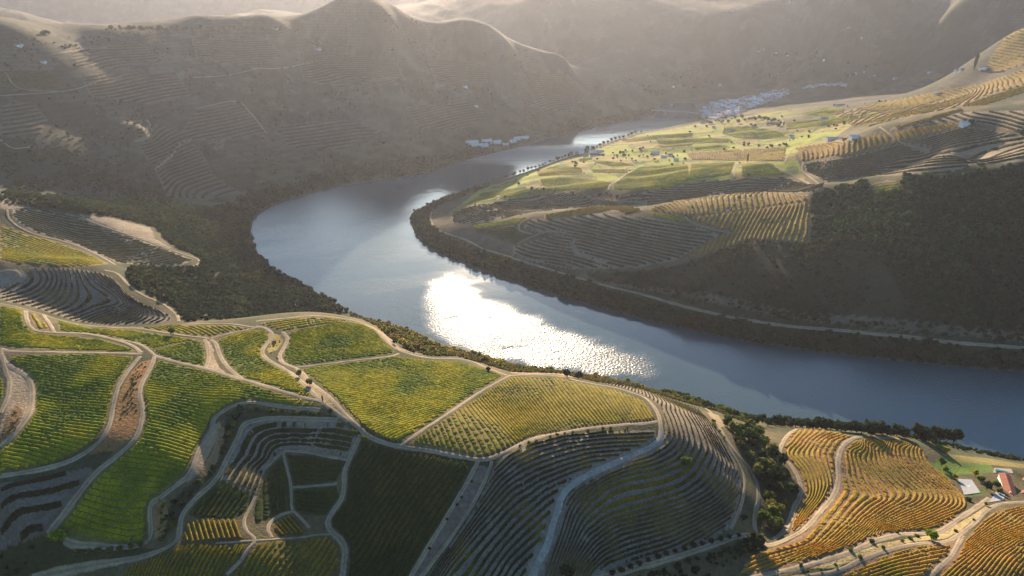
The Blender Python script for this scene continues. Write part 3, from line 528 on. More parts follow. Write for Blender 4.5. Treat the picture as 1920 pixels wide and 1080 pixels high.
mb = t_.nodes.new('ShaderNodeMath'); mb.operation = 'MULTIPLY'; t_.links.new(ma.outputs[0], mb.inputs[0]); mb.inputs[1].default_value = 2*math.pi/9.0
mc = t_.nodes.new('ShaderNodeMath'); mc.operation = 'SINE'; t_.links.new(mb.outputs[0], mc.inputs[0])
md = t_.nodes.new('ShaderNodeMath'); md.operation = 'MULTIPLY'; t_.links.new(mc.outputs[0], md.inputs[0]); t_.links.new(at.outputs['Fac'], md.inputs[1])
me_ = t_.nodes.new('ShaderNodeMath'); me_.operation = 'MULTIPLY_ADD'; t_.links.new(md.outputs[0], me_.inputs[0]); me_.inputs[1].default_value = .11; me_.inputs[2].default_value = 1
bs = t_.nodes['Principled BSDF']; src = bs.inputs['Base Color'].links[0].from_socket
vm = t_.nodes.new('ShaderNodeVectorMath'); vm.operation = 'SCALE'; t_.links.new(src, vm.inputs[0]); t_.links.new(me_.outputs[0], vm.inputs['Scale']); t_.links.new(vm.outputs[0], bs.inputs['Base Color'])
I = np.arange(NS*NA).reshape(NS, NA)
GF = np.stack([I[:-1, :-1].ravel(), I[:-1, 1:].ravel(), I[1:, 1:].ravel(), I[1:, :-1].ravel()], 1)
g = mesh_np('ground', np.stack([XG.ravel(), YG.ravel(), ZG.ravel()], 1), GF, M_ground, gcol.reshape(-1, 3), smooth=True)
g['kind'] = 'structure'
ta = g.data.attributes.new('terr', 'FLOAT', 'POINT'); ta.data.foreach_set('value', msk.ravel().astype(np.float32))
# ------------------------------------------------------------------ tracks
M_track = mat('pale_track_dirt', .95, attr=True, noise=[(.4, .8, 1.2), (.06, .85, 1.15)])
for i, (w_, P) in enumerate(ROADW):
    if len(P) < 3: continue
    tng = np.gradient(P[:, :2], axis=0); tng /= np.maximum(np.hypot(tng[:, 0], tng[:, 1]), 1e-6)[:, None]
    nrm = np.stack([-tng[:, 1], tng[:, 0]], 1); D = math.hypot(*P[len(P)//2][:2])
    V = []; Cc = []; offs = [-1, -.5, 0, .5, 1]
    for o_ in offs:
        jit = 1+.7*(fbm(P[:, 0]+o_*50, P[:, 1], 7., 3, 61)-.5)
        xy = P[:, :2]+nrm*(o_*w_*.43*jit)[:, None]*(max(1, D/1700))
        z = H(xy[:, 0], xy[:, 1])+.22+.003*(i % 9)+(.0003*D if D > 700 else 0)-(.25 if abs(o_) == 1 else 0)
        V.append(np.column_stack([xy, z])); base = np.array((.34, .27, .195)) if abs(o_) == .5 else np.array((.21, .17, .10)) if o_ == 0 else np.array((.22, .17, .10))
        if D > 1400 and P[0][0] < 0: base = base*.85
        if w_ == 5.5: base = np.array((.30, .275, .24))
        Cc.append(base[None]*(.75+.5*fbm(P[:, 0], P[:, 1]+o_*30, 12., 3, 63))[:, None])
    n = len(P); F4 = [[a*n+k, a*n+k+1, (a+1)*n+k+1, (a+1)*n+k] for a in range(4) for k in range(n-1)]
    V = np.vstack(V); ro = mesh_np('dirt_track', V, F4, M_track, np.vstack(Cc), smooth=True); ro['kind'] = 'structure'
# ------------------------------------------------------------------ vineyard rows
M_soil = mat('vineyard_soil', 1, attr=True, noise=[(.5, .7, 1.3), (.06, .85, 1.15)])
M_vine = mat('vine_leaves', .8, attr=True, noise=[(.9, .6, 1.4), (.12, .8, 1.2)], transl=.45, spec=.1)
allroad = np.vstack([np.column_stack([P[:, :2], np.full(len(P), w_)]) for w_, P in ROADW])
for bi, (lab, st, ph, spc, P) in enumerate(BW):
    cols, hw, hgt, _ = STY[st]; dist = np.hypot(P[:, 0].mean(), P[:, 1].mean()); c = 1.6 if dist < 700 else 2.6 if dist < 1100 else 4.0
    x0, y0 = P.min(0)-c; x1, y1 = P.max(0)+c
    gx, gy = np.meshgrid(np.arange(x0, x1, c), np.arange(y0, y1, c)); PH = ph(gx, gy); ny, nx = gx.shape
    ins = inpoly(gx, gy, P)
    rr = allroad[(allroad[:, 0] > x0-5) & (allroad[:, 0] < x1+5) & (allroad[:, 1] > y0-5) & (allroad[:, 1] < y1+5)]
    if len(rr):
        fi = np.zeros(ins.shape, bool); ys, xs = np.nonzero(ins); X_ = gx[ins]; Y_ = gy[ins]; bad = np.zeros(len(X_), bool)
        for a in rr[::2]: bad |= (X_-a[0])**2+(Y_-a[1])**2 < (a[2]/2+1.6)**2
        ins[ys[bad], xs[bad]] = False
    lab_ = np.where(ins, np.arange(ins.size).reshape(ins.shape)+1, 0)
    for _ in range(4000):
        old = lab_; m_ = lab_.copy()
        for ax in (0, 1):
            for dr in (0, 1):
                if ax == 0: a1 = m_[1:] if dr else m_[:-1]; a2 = m_[:-1] if dr else m_[1:]
                else: a1 = m_[:, 1:] if dr else m_[:, :-1]; a2 = m_[:, :-1] if dr else m_[:, 1:]
                np.maximum(a1, np.where(a1 > 0, a2, 0), out=a1)
        for ax in (0, 1):                     # sweep along whole rows and columns to converge fast
            z_ = m_ if ax == 0 else m_.T
            for r_ in range(1, z_.shape[0]): z_[r_] = np.where((z_[r_] > 0) & (z_[r_-1] > 0), np.maximum(z_[r_], z_[r_-1]), z_[r_])
            for r_ in range(z_.shape[0]-2, -1, -1): z_[r_] = np.where((z_[r_] > 0) & (z_[r_+1] > 0), np.maximum(z_[r_], z_[r_+1]), z_[r_])
        lab_ = m_
        if (lab_ == old).all(): break
    if ins.any():
        u_, n_ = np.unique(lab_[lab_ > 0], return_counts=True); ins = lab_ == u_[np.argmax(n_)]
    gyd, gxd = np.gradient(PH, c)
    tris = []
    idx = np.arange(ny*nx).reshape(ny, nx)
    a_, b_, c_, d_ = idx[:-1, :-1].ravel(), idx[:-1, 1:].ravel(), idx[1:, 1:].ravel(), idx[1:, :-1].ravel()
    T = np.vstack([np.column_stack([a_, b_, c_]), np.column_stack([a_, c_, d_])])
    T = T[ins.ravel()[T].all(1)]
    fp = PH.ravel()[T]; lo = np.ceil(fp.min(1)).astype(int); X_ = gx.ravel(); Y_ = gy.ravel(); GX = gxd.ravel(); GY = gyd.ravel()
    Vs = []; k0 = 0; Cs = []; Fs = []
    for j in range(3):
        lev = lo+j; m = lev <= fp.max(1); Tm = T[m]; f = fp[m]-lev[m][:, None]
        if not len(Tm): continue
        s_ = f > 0; odd = np.where((s_.sum(1) == 1)[:, None], s_, ~s_); ok = (s_.sum(1) == 1) | (s_.sum(1) == 2); Tm = Tm[ok]; f = f[ok]; odd = odd[ok]
        if not len(Tm): continue
        r = np.arange(len(Tm)); o = np.argmax(odd, 1); q1 = (o+1) % 3; q2 = (o+2) % 3; ends = []
        for q in (q1, q2):
            tt = f[r, o]/(f[r, o]-f[r, q]+1e-12); io = Tm[r, o]; iq = Tm[r, q]
            mixv = lambda A: A[io]*(1-tt)+A[iq]*tt
            ex, ey, nxv, nyv = mixv(X_), mixv(Y_), mixv(GX), mixv(GY); L = np.maximum(np.hypot(nxv, nyv), 1e-6)
            ends.append((ex, ey, nxv/L, nyv/L, np.minimum(1/L, spc*2.5)))
        ring = []
        for ex, ey, nx_, ny_, sp_ in ends:
            vig = fbm(ex, ey, 30., 3, 91+bi); gap = vnoise(ex/2.6, ey/2.6, 7); gap2 = vnoise(ex/1.4, ey/1.4, 17)
            hh = hgt*(.78+.3*gap+.25*(vig-.5))*(.25+.75*sst(.06, .2, gap2*.5+vig*.5-.19)); wv_ = hw*sp_*(.86+.28*gap2)
            rg_ = []
            for (u_, v_) in ((-1, -.1), (-.75, .75), (.1, 1.0), (.85, .6), (1, -.1)):
                jx = (hsh(np.floor(ex*3+u_*7), np.floor(ey*3), 5)-.5)*.35
                xx = ex+nx_*wv_*u_*(1+jx); yy = ey+ny_*wv_*u_*(1+jx); rg_.append(np.column_stack([xx, yy, H(xx, yy)+hh*v_*(1+.5*jx)]))
            m3 = np.clip((vig-.3)/.4, 0, 1)*2; m3 = np.clip(m3+(gap2-.5)*.5, 0, 2); C0, C1, C2 = map(np.array, cols)
            w0 = np.clip(1-m3, 0, 1)[:, None]; w2 = np.clip(m3-1, 0, 1)[:, None]; cc = C0*w0+C2*w2+C1*(1-w0-w2)
            ring.append((rg_, cc))
        n = len(Tm); A = np.stack(ring[0][0]+ring[1][0], 1)        # n,10,3
        Vs.append(A.reshape(-1, 3)); cA = np.stack([ring[0][1]]*5+[ring[1][1]]*5, 1); Cs.append(cA.reshape(-1, 3))
        b0 = k0+np.arange(n)*10
        for e in range(4): Fs.append(np.column_stack([b0+e, b0+e+1, b0+e+6, b0+e+5]))
        k0 += n*10
    if not Vs: print('EMPTY BLOCK', lab); continue
    q_ = np.column_stack([a_, b_, c_, d_]); q_ = q_[ins.ravel()[q_].all(1)]; us, inv = np.unique(q_, return_inverse=True); inv = inv.reshape(q_.shape)
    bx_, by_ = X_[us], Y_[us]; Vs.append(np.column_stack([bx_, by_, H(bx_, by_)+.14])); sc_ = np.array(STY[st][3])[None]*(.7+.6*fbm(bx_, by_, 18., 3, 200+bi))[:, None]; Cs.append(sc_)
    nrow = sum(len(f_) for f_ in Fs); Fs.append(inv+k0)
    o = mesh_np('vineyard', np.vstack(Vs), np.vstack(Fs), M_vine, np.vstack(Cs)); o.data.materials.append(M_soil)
    mi = np.zeros(len(o.data.polygons), np.int32); mi[nrow:] = 1; o.data.polygons.foreach_set('material_index', mi); tag(o, lab, 'vineyard', 'vineyard plots of the valley')
# ------------------------------------------------------------------ water
def water_mat():
    m = bpy.data.materials.new('river_water'); m.use_nodes = True; t = m.node_tree; b = t.nodes['Principled BSDF']; N = t.nodes.new; L = t.links.new
    b.inputs['Base Color'].default_value = (.05, .085, .095, 1); b.inputs['IOR'].default_value = 1.7
    at = N('ShaderNodeAttribute'); at.attribute_name = 'ripple'; geo = N('ShaderNodeNewGeometry')
    r = N('ShaderNodeMapRange'); L(at.outputs['Fac'], r.inputs[0]); r.inputs[3].default_value = .08; r.inputs[4].default_value = .50; L(r.outputs[0], b.inputs['Roughness'])
    n1 = N('ShaderNodeTexNoise'); n1.inputs['Scale'].default_value = .3; n1.inputs['Detail'].default_value = 2; L(geo.outputs['Position'], n1.inputs['Vector'])
    n2 = N('ShaderNodeTexNoise'); n2.inputs['Scale'].default_value = .02; n2.inputs['Detail'].default_value = 5; n2.inputs['Distortion'].default_value = 1.5; L(geo.outputs['Position'], n2.inputs['Vector'])
    s = N('ShaderNodeMath'); s.operation = 'MULTIPLY'; L(n1.outputs[0], s.inputs[0]); L(at.outputs['Fac'], s.inputs[1])
    s2 = N('ShaderNodeMath'); s2.operation = 'MULTIPLY_ADD'; L(n2.outputs[0], s2.inputs[0]); s2.inputs[1].default_value = .12; L(s.outputs[0], s2.inputs[2])
    bp = N('ShaderNodeBump'); bp.inputs['Distance'].default_value = 1.8; L(s2.outputs[0], bp.inputs['Height']); L(bp.outputs[0], b.inputs['Normal'])
    return m
Mw = water_mat()
RIPPLE = '838,512;880,540;930,562;990,588;1050,603;1130,638;1200,664;1245,690;1270,735;1180,722;1085,706;960,684;900,668;830,648;800,625;782,595;776,565;800,535'
xs_ = np.arange(-1200, 1700, 6.); ys_ = np.exp(np.arange(math.log(480), math.log(3300), .0045)); WX, WY = np.meshgrid(xs_, ys_)
RP = np.array([np.array(unz(a, b, 0)) for a, b in PP(RIPPLE)]); ed = polydist(WX, WY, RP); sgn = np.where(inpoly(WX, WY, RP), 1, -1)
wn = fbm(WX, WY, 40., 4, 71); th = rad(20); U = WX*math.cos(th)+WY*math.sin(th); Vv = -WX*math.sin(th)+WY*math.cos(th)
streak = fbm(U/5, Vv, 12., 3, 73)
rip = sst(-10, 26, sgn*ed+(wn-.5)*50)*sst(.18, .34, streak*.75+wn*.25+.0)
rip = np.maximum(rip*(.21+.28*sst(-.04, .16, WX/WY)), sst(1850, 2050, WY)*(1-sst(2040, 2160, WY)))
rip = np.maximum(rip, .22*sst(.24, .5, WX/WY+.052))
rip = np.maximum(rip, .13*sst(.05, .2, -(WX/WY+.052)))
rip = np.clip(rip+.05*sst(.5, .75, fbm(U/4, Vv, 60., 3, 75)), 0, 1)
I = np.arange(WX.size).reshape(WX.shape)
WF = np.stack([I[:-1, :-1].ravel(), I[:-1, 1:].ravel(), I[1:, 1:].ravel(), I[1:, :-1].ravel()], 1)
wo = mesh_np('river_water', np.stack([WX.ravel(), WY.ravel(), 0*WX.ravel()], 1), WF, Mw, smooth=True); wo['kind'] = 'structure'
ra = wo.data.attributes.new('ripple', 'FLOAT', 'POINT'); ra.data.foreach_set('value', rip.ravel().astype(np.float32))

# ------------------------------------------------------------------ foliage
M_leaf = mat('tree_leaves', .85, attr=True, noise=[(.5, .6, 1.4)], transl=.38, spec=.1)
M_bark = mat('bark', .9, col=(.07, .05, .035), noise=[(3., .7, 1.3)])
def ico():
    p = (1+5**.5)/2; V = np.array([(-1,p,0),(1,p,0),(-1,-p,0),(1,-p,0),(0,-1,p),(0,1,p),(0,-1,-p),(0,1,-p),(p,0,-1),(p,0,1),(-p,0,-1),(-p,0,1)], float)
    Fc = [(0,11,5),(0,5,1),(0,1,7),(0,7,10),(0,10,11),(1,5,9),(5,11,4),(11,10,2),(10,7,6),(7,1,8),(3,9,4),(3,4,2),(3,2,6),(3,6,8),(3,8,9),(4,9,5),(2,4,11),(6,2,10),(8,6,7),(9,8,1)]
    V = V/np.linalg.norm(V, axis=1)[:, None]; V = list(map(tuple, V)); cache = {}; out = []
    def mid(a, b):
        k = (min(a, b), max(a, b))
        if k not in cache:
            m = (np.array(V[a])+np.array(V[b]))/2; m /= np.linalg.norm(m); V.append(tuple(m)); cache[k] = len(V)-1
        return cache[k]
    for a, b, c in Fc:
        ab, bc, ca = mid(a, b), mid(b, c), mid(c, a); out += [(a, ab, ca), (b, bc, ab), (c, ca, bc), (ab, bc, ca)]
    return np.array(V), np.array(out)
IV, IF = ico()
def leafquads(Cn, Nn, size, rng):         # leaf clusters as bent triangles pairs, returned as triangles
    n = len(Cn); t = rng.normal(size=(n, 3)); nn = Nn+rng.normal(size=(n, 3))*.55; nn /= np.linalg.norm(nn, axis=1)[:, None]
    u = np.cross(nn, t); u /= np.linalg.norm(u, axis=1)[:, None]; v = np.cross(nn, u); s = size*(.6+.8*rng.random(n))[:, None]
    A = Cn+u*s; B = Cn-u*s*.5+v*s*.9; D = Cn-u*s*.5-v*s*.9; E = Cn-u*s*1.1+nn*s*.3
    V = np.stack([A, B, D, E], 1).reshape(-1, 3); b = np.arange(n)*4
    return V, np.vstack([np.column_stack([b, b+1, b+2]), np.column_stack([b+1, b+3, b+2])])
def crown_tpl(rng, lobes, per, R=1.0, flat=.85, low=True):
    Vs = []; Fs = []; Cs = []; k = 0
    Lc = [(np.zeros(3), .72*R)]+[(np.array([math.cos(a)*.5, math.sin(a)*.5, rng.uniform(-.25, .45)])*R*rng.uniform(.7, 1.1), R*rng.uniform(.36, .55)) for a in rng.random(lobes)*6.283]
    for c, r in Lc:
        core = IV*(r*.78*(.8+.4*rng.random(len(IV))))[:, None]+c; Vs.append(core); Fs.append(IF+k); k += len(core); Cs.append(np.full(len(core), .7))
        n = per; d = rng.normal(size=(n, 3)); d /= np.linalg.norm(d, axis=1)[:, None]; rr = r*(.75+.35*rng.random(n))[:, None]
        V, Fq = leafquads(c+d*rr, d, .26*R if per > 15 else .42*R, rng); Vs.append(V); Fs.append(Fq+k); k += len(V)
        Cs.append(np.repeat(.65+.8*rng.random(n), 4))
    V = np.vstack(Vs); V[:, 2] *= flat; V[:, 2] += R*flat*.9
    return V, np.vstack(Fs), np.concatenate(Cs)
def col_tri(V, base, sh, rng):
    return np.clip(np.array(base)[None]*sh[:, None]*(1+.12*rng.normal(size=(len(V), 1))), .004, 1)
# woods: many crowns in one mass
def wood(name, label, poly, spacing, rmin, rmax, palette, seed, keep=None, zmin=1.0):
    rng = np.random.default_rng(seed); P = polyw(poly) if isinstance(poly, str) else poly
    x0, y0 = P.min(0); x1, y1 = P.max(0); gx, gy = np.meshgrid(np.arange(x0, x1, spacing), np.arange(y0, y1, spacing))
    gx = gx+rng.uniform(-.45, .45, gx.shape)*spacing; gy = gy+rng.uniform(-.45, .45, gx.shape)*spacing
    m = inpoly(gx, gy, P); x = gx[m]; y = gy[m]; z = H(x, y); dn = fbm(x, y, 70., 3, seed+5)
    m = (z > zmin) & (rng.random(len(x)) < (1.0 if keep is None else np.clip(keep+(dn-.5)*3, .05, 1)))
    rr = allroad[(allroad[:, 0] > x0) & (allroad[:, 0] < x1) & (allroad[:, 1] > y0) & (allroad[:, 1] < y1)]
    for a in rr[::3]: m &= (x-a[0])**2+(y-a[1])**2 > (a[2]/2+2.5)**2
    for bw in BW:
        Q = bw[4]
        if Q[:, 0].max() > x0 and Q[:, 0].min() < x1 and Q[:, 1].max() > y0 and Q[:, 1].min() < y1: m &= ~inpoly(x, y, Q)
    x, y, z, dn = x[m], y[m], z[m], dn[m]; n = len(x); print(name, n)
    T = [crown_tpl(rng, 2, 12) for _ in range(5)]; pick = rng.integers(0, 5, n); R = rng.uniform(rmin*.75, rmax*1.1, n)*(.55+.85*dn); ang = rng.random(n)*6.283
    pal = np.array(palette); ci = np.clip((dn-.3)/.4+rng.normal(size=n)*.25, 0, .999)*(len(pal)-1); c0 = pal[ci.astype(int)]; c1 = pal[np.minimum(ci.astype(int)+1, len(pal)-1)]; cc = c0+(c1-c0)*(ci % 1)[:, None]
    Vs = []; Fs = []; Cs = []; k = 0
    for t in range(5):
        i = np.nonzero(pick == t)[0]; V, Fq, sh = T[t]; ca = np.cos(ang[i])[:, None]; sa = np.sin(ang[i])[:, None]; r = R[i][:, None]
        X = (V[:, 0]*ca-V[:, 1]*sa)*r+x[i][:, None]; Y = (V[:, 0]*sa+V[:, 1]*ca)*r+y[i][:, None]; Z = V[:, 2]*r*rng.uniform(.8, 1.25, len(i))[:, None]+z[i][:, None]-.4
        Vs.append(np.stack([X, Y, Z], 2).reshape(-1, 3)); Fs.append((Fq[None]+(k+np.arange(len(i))*len(V))[:, None, None]).reshape(-1, 3)); k += len(i)*len(V)
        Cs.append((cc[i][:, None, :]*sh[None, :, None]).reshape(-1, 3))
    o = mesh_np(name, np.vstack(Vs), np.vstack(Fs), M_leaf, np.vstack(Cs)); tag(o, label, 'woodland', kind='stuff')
DK = [(.010, .034, .016), (.018, .048, .020), (.032, .060, .022), (.055, .070, .026)]
PINE = [(.008, .034, .020), (.012, .046, .024), (.018, .060, .026), (.035, .08, .028)]
BR = [(.016, .038, .018), (.032, .05, .022), (.065, .062, .032), (.022, .045, .02)]
wood('woodland', 'dark dense wood on the slope between the left shoulder vineyards and the river', '60,388;110,394;150,399;215,407;290,426;328,462;378,486;374,501;335,502;250,499;243,512;247,532;275,550;305,562;330,578;340,592;352,602;400,600;480,594;560,586;610,584;652,584;600,553;560,532;520,508;490,485;473,455;469,425;480,402;430,388;380,392;320,385;250,375;150,380', 6.8, 3.6, 5.6, DK, 101)
wood('woodland', 'thin dark woodland covering the foot of the big left hillside', '0,285;100,280;200,300;260,335;330,380;400,392;440,378;470,350;540,335;620,322;700,305;780,298;860,284;960,263;1100,226;1228,203;1236,207;1222,217;1100,243;960,281;900,295;860,306;800,325;740,336;620,355;560,371;510,388;478,404;400,400;330,392;250,386;150,386;50,386;0,380', 8.5, 2.4, 4.2, DK, 102, keep=.75)
wood('woodland', 'scattered scrub and small trees across the big shaded hillside on the left', '0,75;200,62;530,60;640,10;760,30;870,90;960,105;1060,118;1140,165;1190,205;1100,226;960,263;860,284;700,305;540,335;440,375;330,378;200,300;100,280;0,285', 17, 2.2, 4.6, DK, 112, keep=.3)
wood('woodland', 'dark pine wood covering the hill on the right', '1522,366;1560,353;1600,346;1630,337;1625,352;1640,364;1690,358;1690,330;1730,326;1770,336;1830,320;1925,308;2100,300;2100,600;1925,600;1800,600;1700,560;1640,470;1600,440;1560,455;1521,460', 7.2, 3.4, 5.4, PINE, 103)
wood('woodland', 'brown and green scrub wood below the ribbed slope and above the riverside road', '1521,458;1560,455;1600,440;1640,470;1700,560;1800,600;1925,600;2100,600;2100,650;1925,645;1847,640;1713,626;1580,613;1480,605;1347,582;1200,545;1125,528;1095,512;1200,510;1280,496;1345,474;1400,452;1440,455', 7.6, 2.6, 4.6, BR, 104, keep=.72)
wood('woodland', 'dark green tree belt between the riverside road and the water', '1925,662;2100,690;1925,699;1800,690;1700,679;1600,669;1500,656;1400,641;1300,621;1200,598;1100,571;1000,541;940,521;880,499;830,479;795,456;775,431;769,411;778,398;810,381;850,367;900,351;920,347;870,368;820,385;805,400;805,420;823,438;873,458;940,484;1023,510;1140,543;1273,578;1413,607;1580,625;1713,638;1847,653', 7.0, 3.4, 5.2, DK, 105, zmin=.4)
wood('woodland', 'small dark wood at the right edge beyond the hilltop house', '1880,238;1925,228;2000,225;2000,270;1925,262;1895,252', 8, 4, 6, PINE, 106)
wood('woodland', 'low dark scrub on the near shore below the gold terraces', '1440,797;1500,800;1600,807;1700,820;1800,843;1925,868;1925,863;1800,838;1700,815;1600,802;1500,795;1440,790', 5, 1.6, 2.6, DK, 107, keep=.7, zmin=.3)
wood('woodland', 'dark bushes in the hollow between the tongue-shaped vineyard and the farm road', '424,775;450,766;540,772;600,776;560,779;500,778;455,792;438,812;424,850;410,878;378,908;350,942;330,975;300,1012;312,960;345,918;385,893;404,870;418,830', 4.5, 1.2, 2.6, DK, 108, keep=.45)
wood('woodland', 'low scrub beside the track at the bottom left corner', '0,1040;80,1010;130,1026;280,1032;240,1044;100,1066;0,1088', 6, 1.4, 3.0, DK, 109, keep=.35)
wood('woodland', 'long dark hedge bank below the tree-lined farm road at the bottom', '1160,1085;1260,1054;1335,1030;1395,1012;1425,1016;1440,1030;1380,1050;1340,1085', 4.2, 1.4, 2.6, DK, 110, keep=.8)
wood('woodland', 'scattered dark scrub on the far slopes behind the village', '1180,150;1400,110;1600,90;1700,120;1600,145;1500,160;1420,150;1300,168;1230,185', 30, 6, 10, DK, 111, keep=.4)
SCR = [(.09, .10, .03), (.17, .14, .04), (.22, .15, .05), (.12, .14, .03)]
wood('undergrowth', 'low olive and rusty undergrowth of the scrub belt above the river', '655,586;700,600;760,615;830,648;900,667;960,684;1085,702;1177,716;1235,732;1320,753;1430,786;1400,794;1345,772;1300,759;1200,731;1115,716;1047,700;960,698;905,682;855,668;805,667;767,658;738,640;705,612', 3.6, 1.0, 2.0, SCR, 121, keep=.8)
wood('undergrowth', 'rusty low bushes on the bank between the ribbon tracks', '262,680;283,675;276,695;262,720;258,740;263,765;260,790;250,815;215,845;170,875;120,880;165,852;195,828;215,800;236,745;245,705', 3.0, .5, 1.0, SCR, 122, keep=.7)
wood('undergrowth', 'rusty low bushes on the bank beside the left ribbon track', '8,800;30,765;50,775;38,800;8,832;0,828', 2.6, .4, .9, SCR, 123, keep=.7)
wood('undergrowth', 'low green bushes on the verge inside the looping track', '505,632;525,640;520,655;528,680;508,668;503,655', 2.6, .6, 1.3, SCR, 124, keep=.8)
wood('hedgerows', 'scattered hedgerow trees among the fields across the river', '860,392;900,356;1000,322;1100,290;1200,258;1310,236;1480,208;1700,180;1800,190;1600,235;1490,270;1500,325;1200,350;1000,362', 19, 2.0, 4.2, DK, 125, keep=-.3)
# single trees and shrubs
TREECOL = {'green': (.09, .14, .02), 'dark': (.028, .045, .018), 'olive': (.17, .17, .04), 'yellow': (.40, .34, .02), 'rust': (.24, .17, .05), 'lime': (.20, .28, .02)}
TPL = {}
def tree_proto(kind, colk, v):
    key = (kind, colk, v)
    if key not in TPL:
        rng = np.random.default_rng(hash((ord(kind[0])*7+ord(colk[0])*13+len(colk)*5+v*101)) % 99999)
        V, Fq, sh = crown_tpl(rng, 5 if kind != 'cypress' else 1, 26, 1.0, {'tree': .9, 'shrub': .72, 'cypress': 2.6}[kind])
        if kind == 'cypress': V[:, :2] *= .42
        lift = .35 if kind == 'tree' else 0.0; V[:, 2] += lift-.06
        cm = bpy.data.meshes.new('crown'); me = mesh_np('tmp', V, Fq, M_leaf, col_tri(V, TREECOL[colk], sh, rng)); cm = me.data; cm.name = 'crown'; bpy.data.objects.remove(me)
        tv = []; tf = []; n = 6
        segs = [((0, 0, -.25), .085), ((.02, .01, .35+lift), .06), ((.05, -.03, .9+lift), .03)]
        def tube(pts, base):
            for (c, r) in pts: tv.extend([(c[0]+r*math.cos(a*6.283/n), c[1]+r*math.sin(a*6.283/n), c[2]) for a in range(n)])
            for s_ in range(len(pts)-1): tf.extend([[base+s_*n+a, base+s_*n+(a+1) % n, base+(s_+1)*n+(a+1) % n, base+(s_+1)*n+a] for a in range(n)])
        tube(segs, 0)
        for a_ in (0.4, 2.5, 4.6):
            tube([((.01, 0, .3+lift), .04), ((math.cos(a_)*.22, math.sin(a_)*.22, .55+lift), .025), ((math.cos(a_)*.5, math.sin(a_)*.5, .85+lift), .01)], len(tv))
        to = mesh_np('tmp', np.array(tv), np.array(tf), M_bark, smooth=True); tm = to.data; tm.name = 'trunk'; bpy.data.objects.remove(to)
        TPL[key] = (cm, tm)
    return TPL[key]
def plant(kind, px, py, r, colk, label, cat=None, group=None, w=None):
    p = on(px, py) if w is None else np.array([w[0], w[1], float(H(w[0], w[1]))])
    cm, tm = tree_proto(kind, colk, random.randrange(3))
    e = bpy.data.objects.new({'tree': 'tree', 'shrub': 'shrub', 'cypress': 'cypress_tree'}[kind], None); C.objects.link(e)
    e.location = p; e.rotation_euler = (0, 0, random.random()*6.283); s = r; e.scale = (s*random.uniform(.9, 1.1), s*random.uniform(.9, 1.1), s*random.uniform(.88, 1.15))
    for nm, md in (('crown', cm), ('trunk', tm)):
        c = bpy.data.objects.new(nm, md); c.parent = e; C.objects.link(c)
    tag(e, label, cat or {'tree': 'tree', 'shrub': 'shrub', 'cypress': 'tree'}[kind], group); return e
SIZES = lambda r, a, b: 'small' if r < a+(b-a)*.33 else 'large' if r > a+(b-a)*.7 else 'mid-sized'
def ordn(i, n, frm): return ('first' if i == 0 else 'second' if i == 1 else 'third' if i == 2 else '%dth' % (i+1))+' from the '+frm
def scatter(poly, n, kind, rr, cols, labf, group, mind, seed, sides, marks, noun):
    rng = random.Random(seed); P = np.array(PP(poly)); x0, y0 = P.min(0); x1, y1 = P.max(0); got = []; tries = 0; pend = []
    while len(got) < n and tries < n*40:
        tries += 1; a, b = rng.uniform(x0, x1), rng.uniform(y0, y1)
        if not inpoly(np.array([a]), np.array([b]), P)[0]: continue
        q = on(a, b)
        if q[2] < .5 or any((q[0]-g_[0])**2+(q[1]-g_[1])**2 < mind**2 for g_ in got): continue
        if (np.hypot(allroad[:, 0]-q[0], allroad[:, 1]-q[1]) < 4.5).any(): continue
        got.append(q); c = rng.choice(cols); r0 = rng.uniform(*rr); e_ = plant(kind, 0, 0, r0, c, None, w=q); pend.append((e_, q, c, labf, group))
    flush(pend, sides, marks, noun)
PEND = {}
def flush(pend, sides, marks, noun):
    # marks: (x, phrase) landmarks by photo column; sides: phrases from the far edge to the near edge
    rows = []
    for e_, q, c, labf, group in pend:
        d = math.hypot(q[0], q[1]); u = 960+F*q[0]/(q[1]*cp+(CAMZ-q[2])*sp); rows.append((u, d, e_, c, group))
    seen = {}
    for u, d, e_, c, group in rows:
        m = min(marks, key=lambda k: abs(k[0]-u))[1]; dd = sorted(r[1] for r in rows if abs(r[0]-u) < 40); k = sum(x > d for x in dd)/max(1, len(dd)); sd = sides[0] if k < .34 else sides[1] if k < .67 else sides[2]
        sz = 'small' if e_.scale[0] < 2.6 else 'large' if e_.scale[0] > 3.9 else 'round'; cn = 'rusty brown' if c == 'rust' else c
        lb = '%s %s %s %s %s' % (sz, cn.split()[-1] if noun != 'bush' else cn, noun, sd, m); e_['label'] = lb; e_['group'] = group; seen.setdefault(lb, []).append((u, e_))
    for lb, L in seen.items():
        if 1 < len(L) <= 3:
            L.sort(key=lambda t: t[0])
            for i, (u, e_) in enumerate(L): e_['label'] = (['left', 'right'] if len(L) == 2 else ['left', 'middle', 'right'])[i]+' '+lb
SC = '655,590;700,602;760,618;830,650;900,669;960,686;1085,703;1177,717;1235,730;1200,729;1115,714;1047,698;960,697;905,680;855,666;805,664;767,656;738,638;705,610'
scatter(SC, 190, 'shrub', (2.0, 5.4), ['olive', 'green', 'rust', 'olive', 'yellow', 'rust'], '', 'shrubs of the scrub belt above the river', 3.2, 1, ('on the water edge', 'mid-scrub', 'on the track edge'), ((680, 'above the thin crest vineyard'), (720, 'above the dome vineyard'), (765, 'past the dome vineyard'), (815, 'left of the glint'), (870, 'below the brightest glint'), (930, 'left of the pale clearing'), (990, 'behind the pale clearing'), (1050, 'behind the two dark round trees'), (1110, 'right of the two dark round trees'), (1165, 'near the light green tree'), (1220, 'above the terrace corner')), 'shrub')
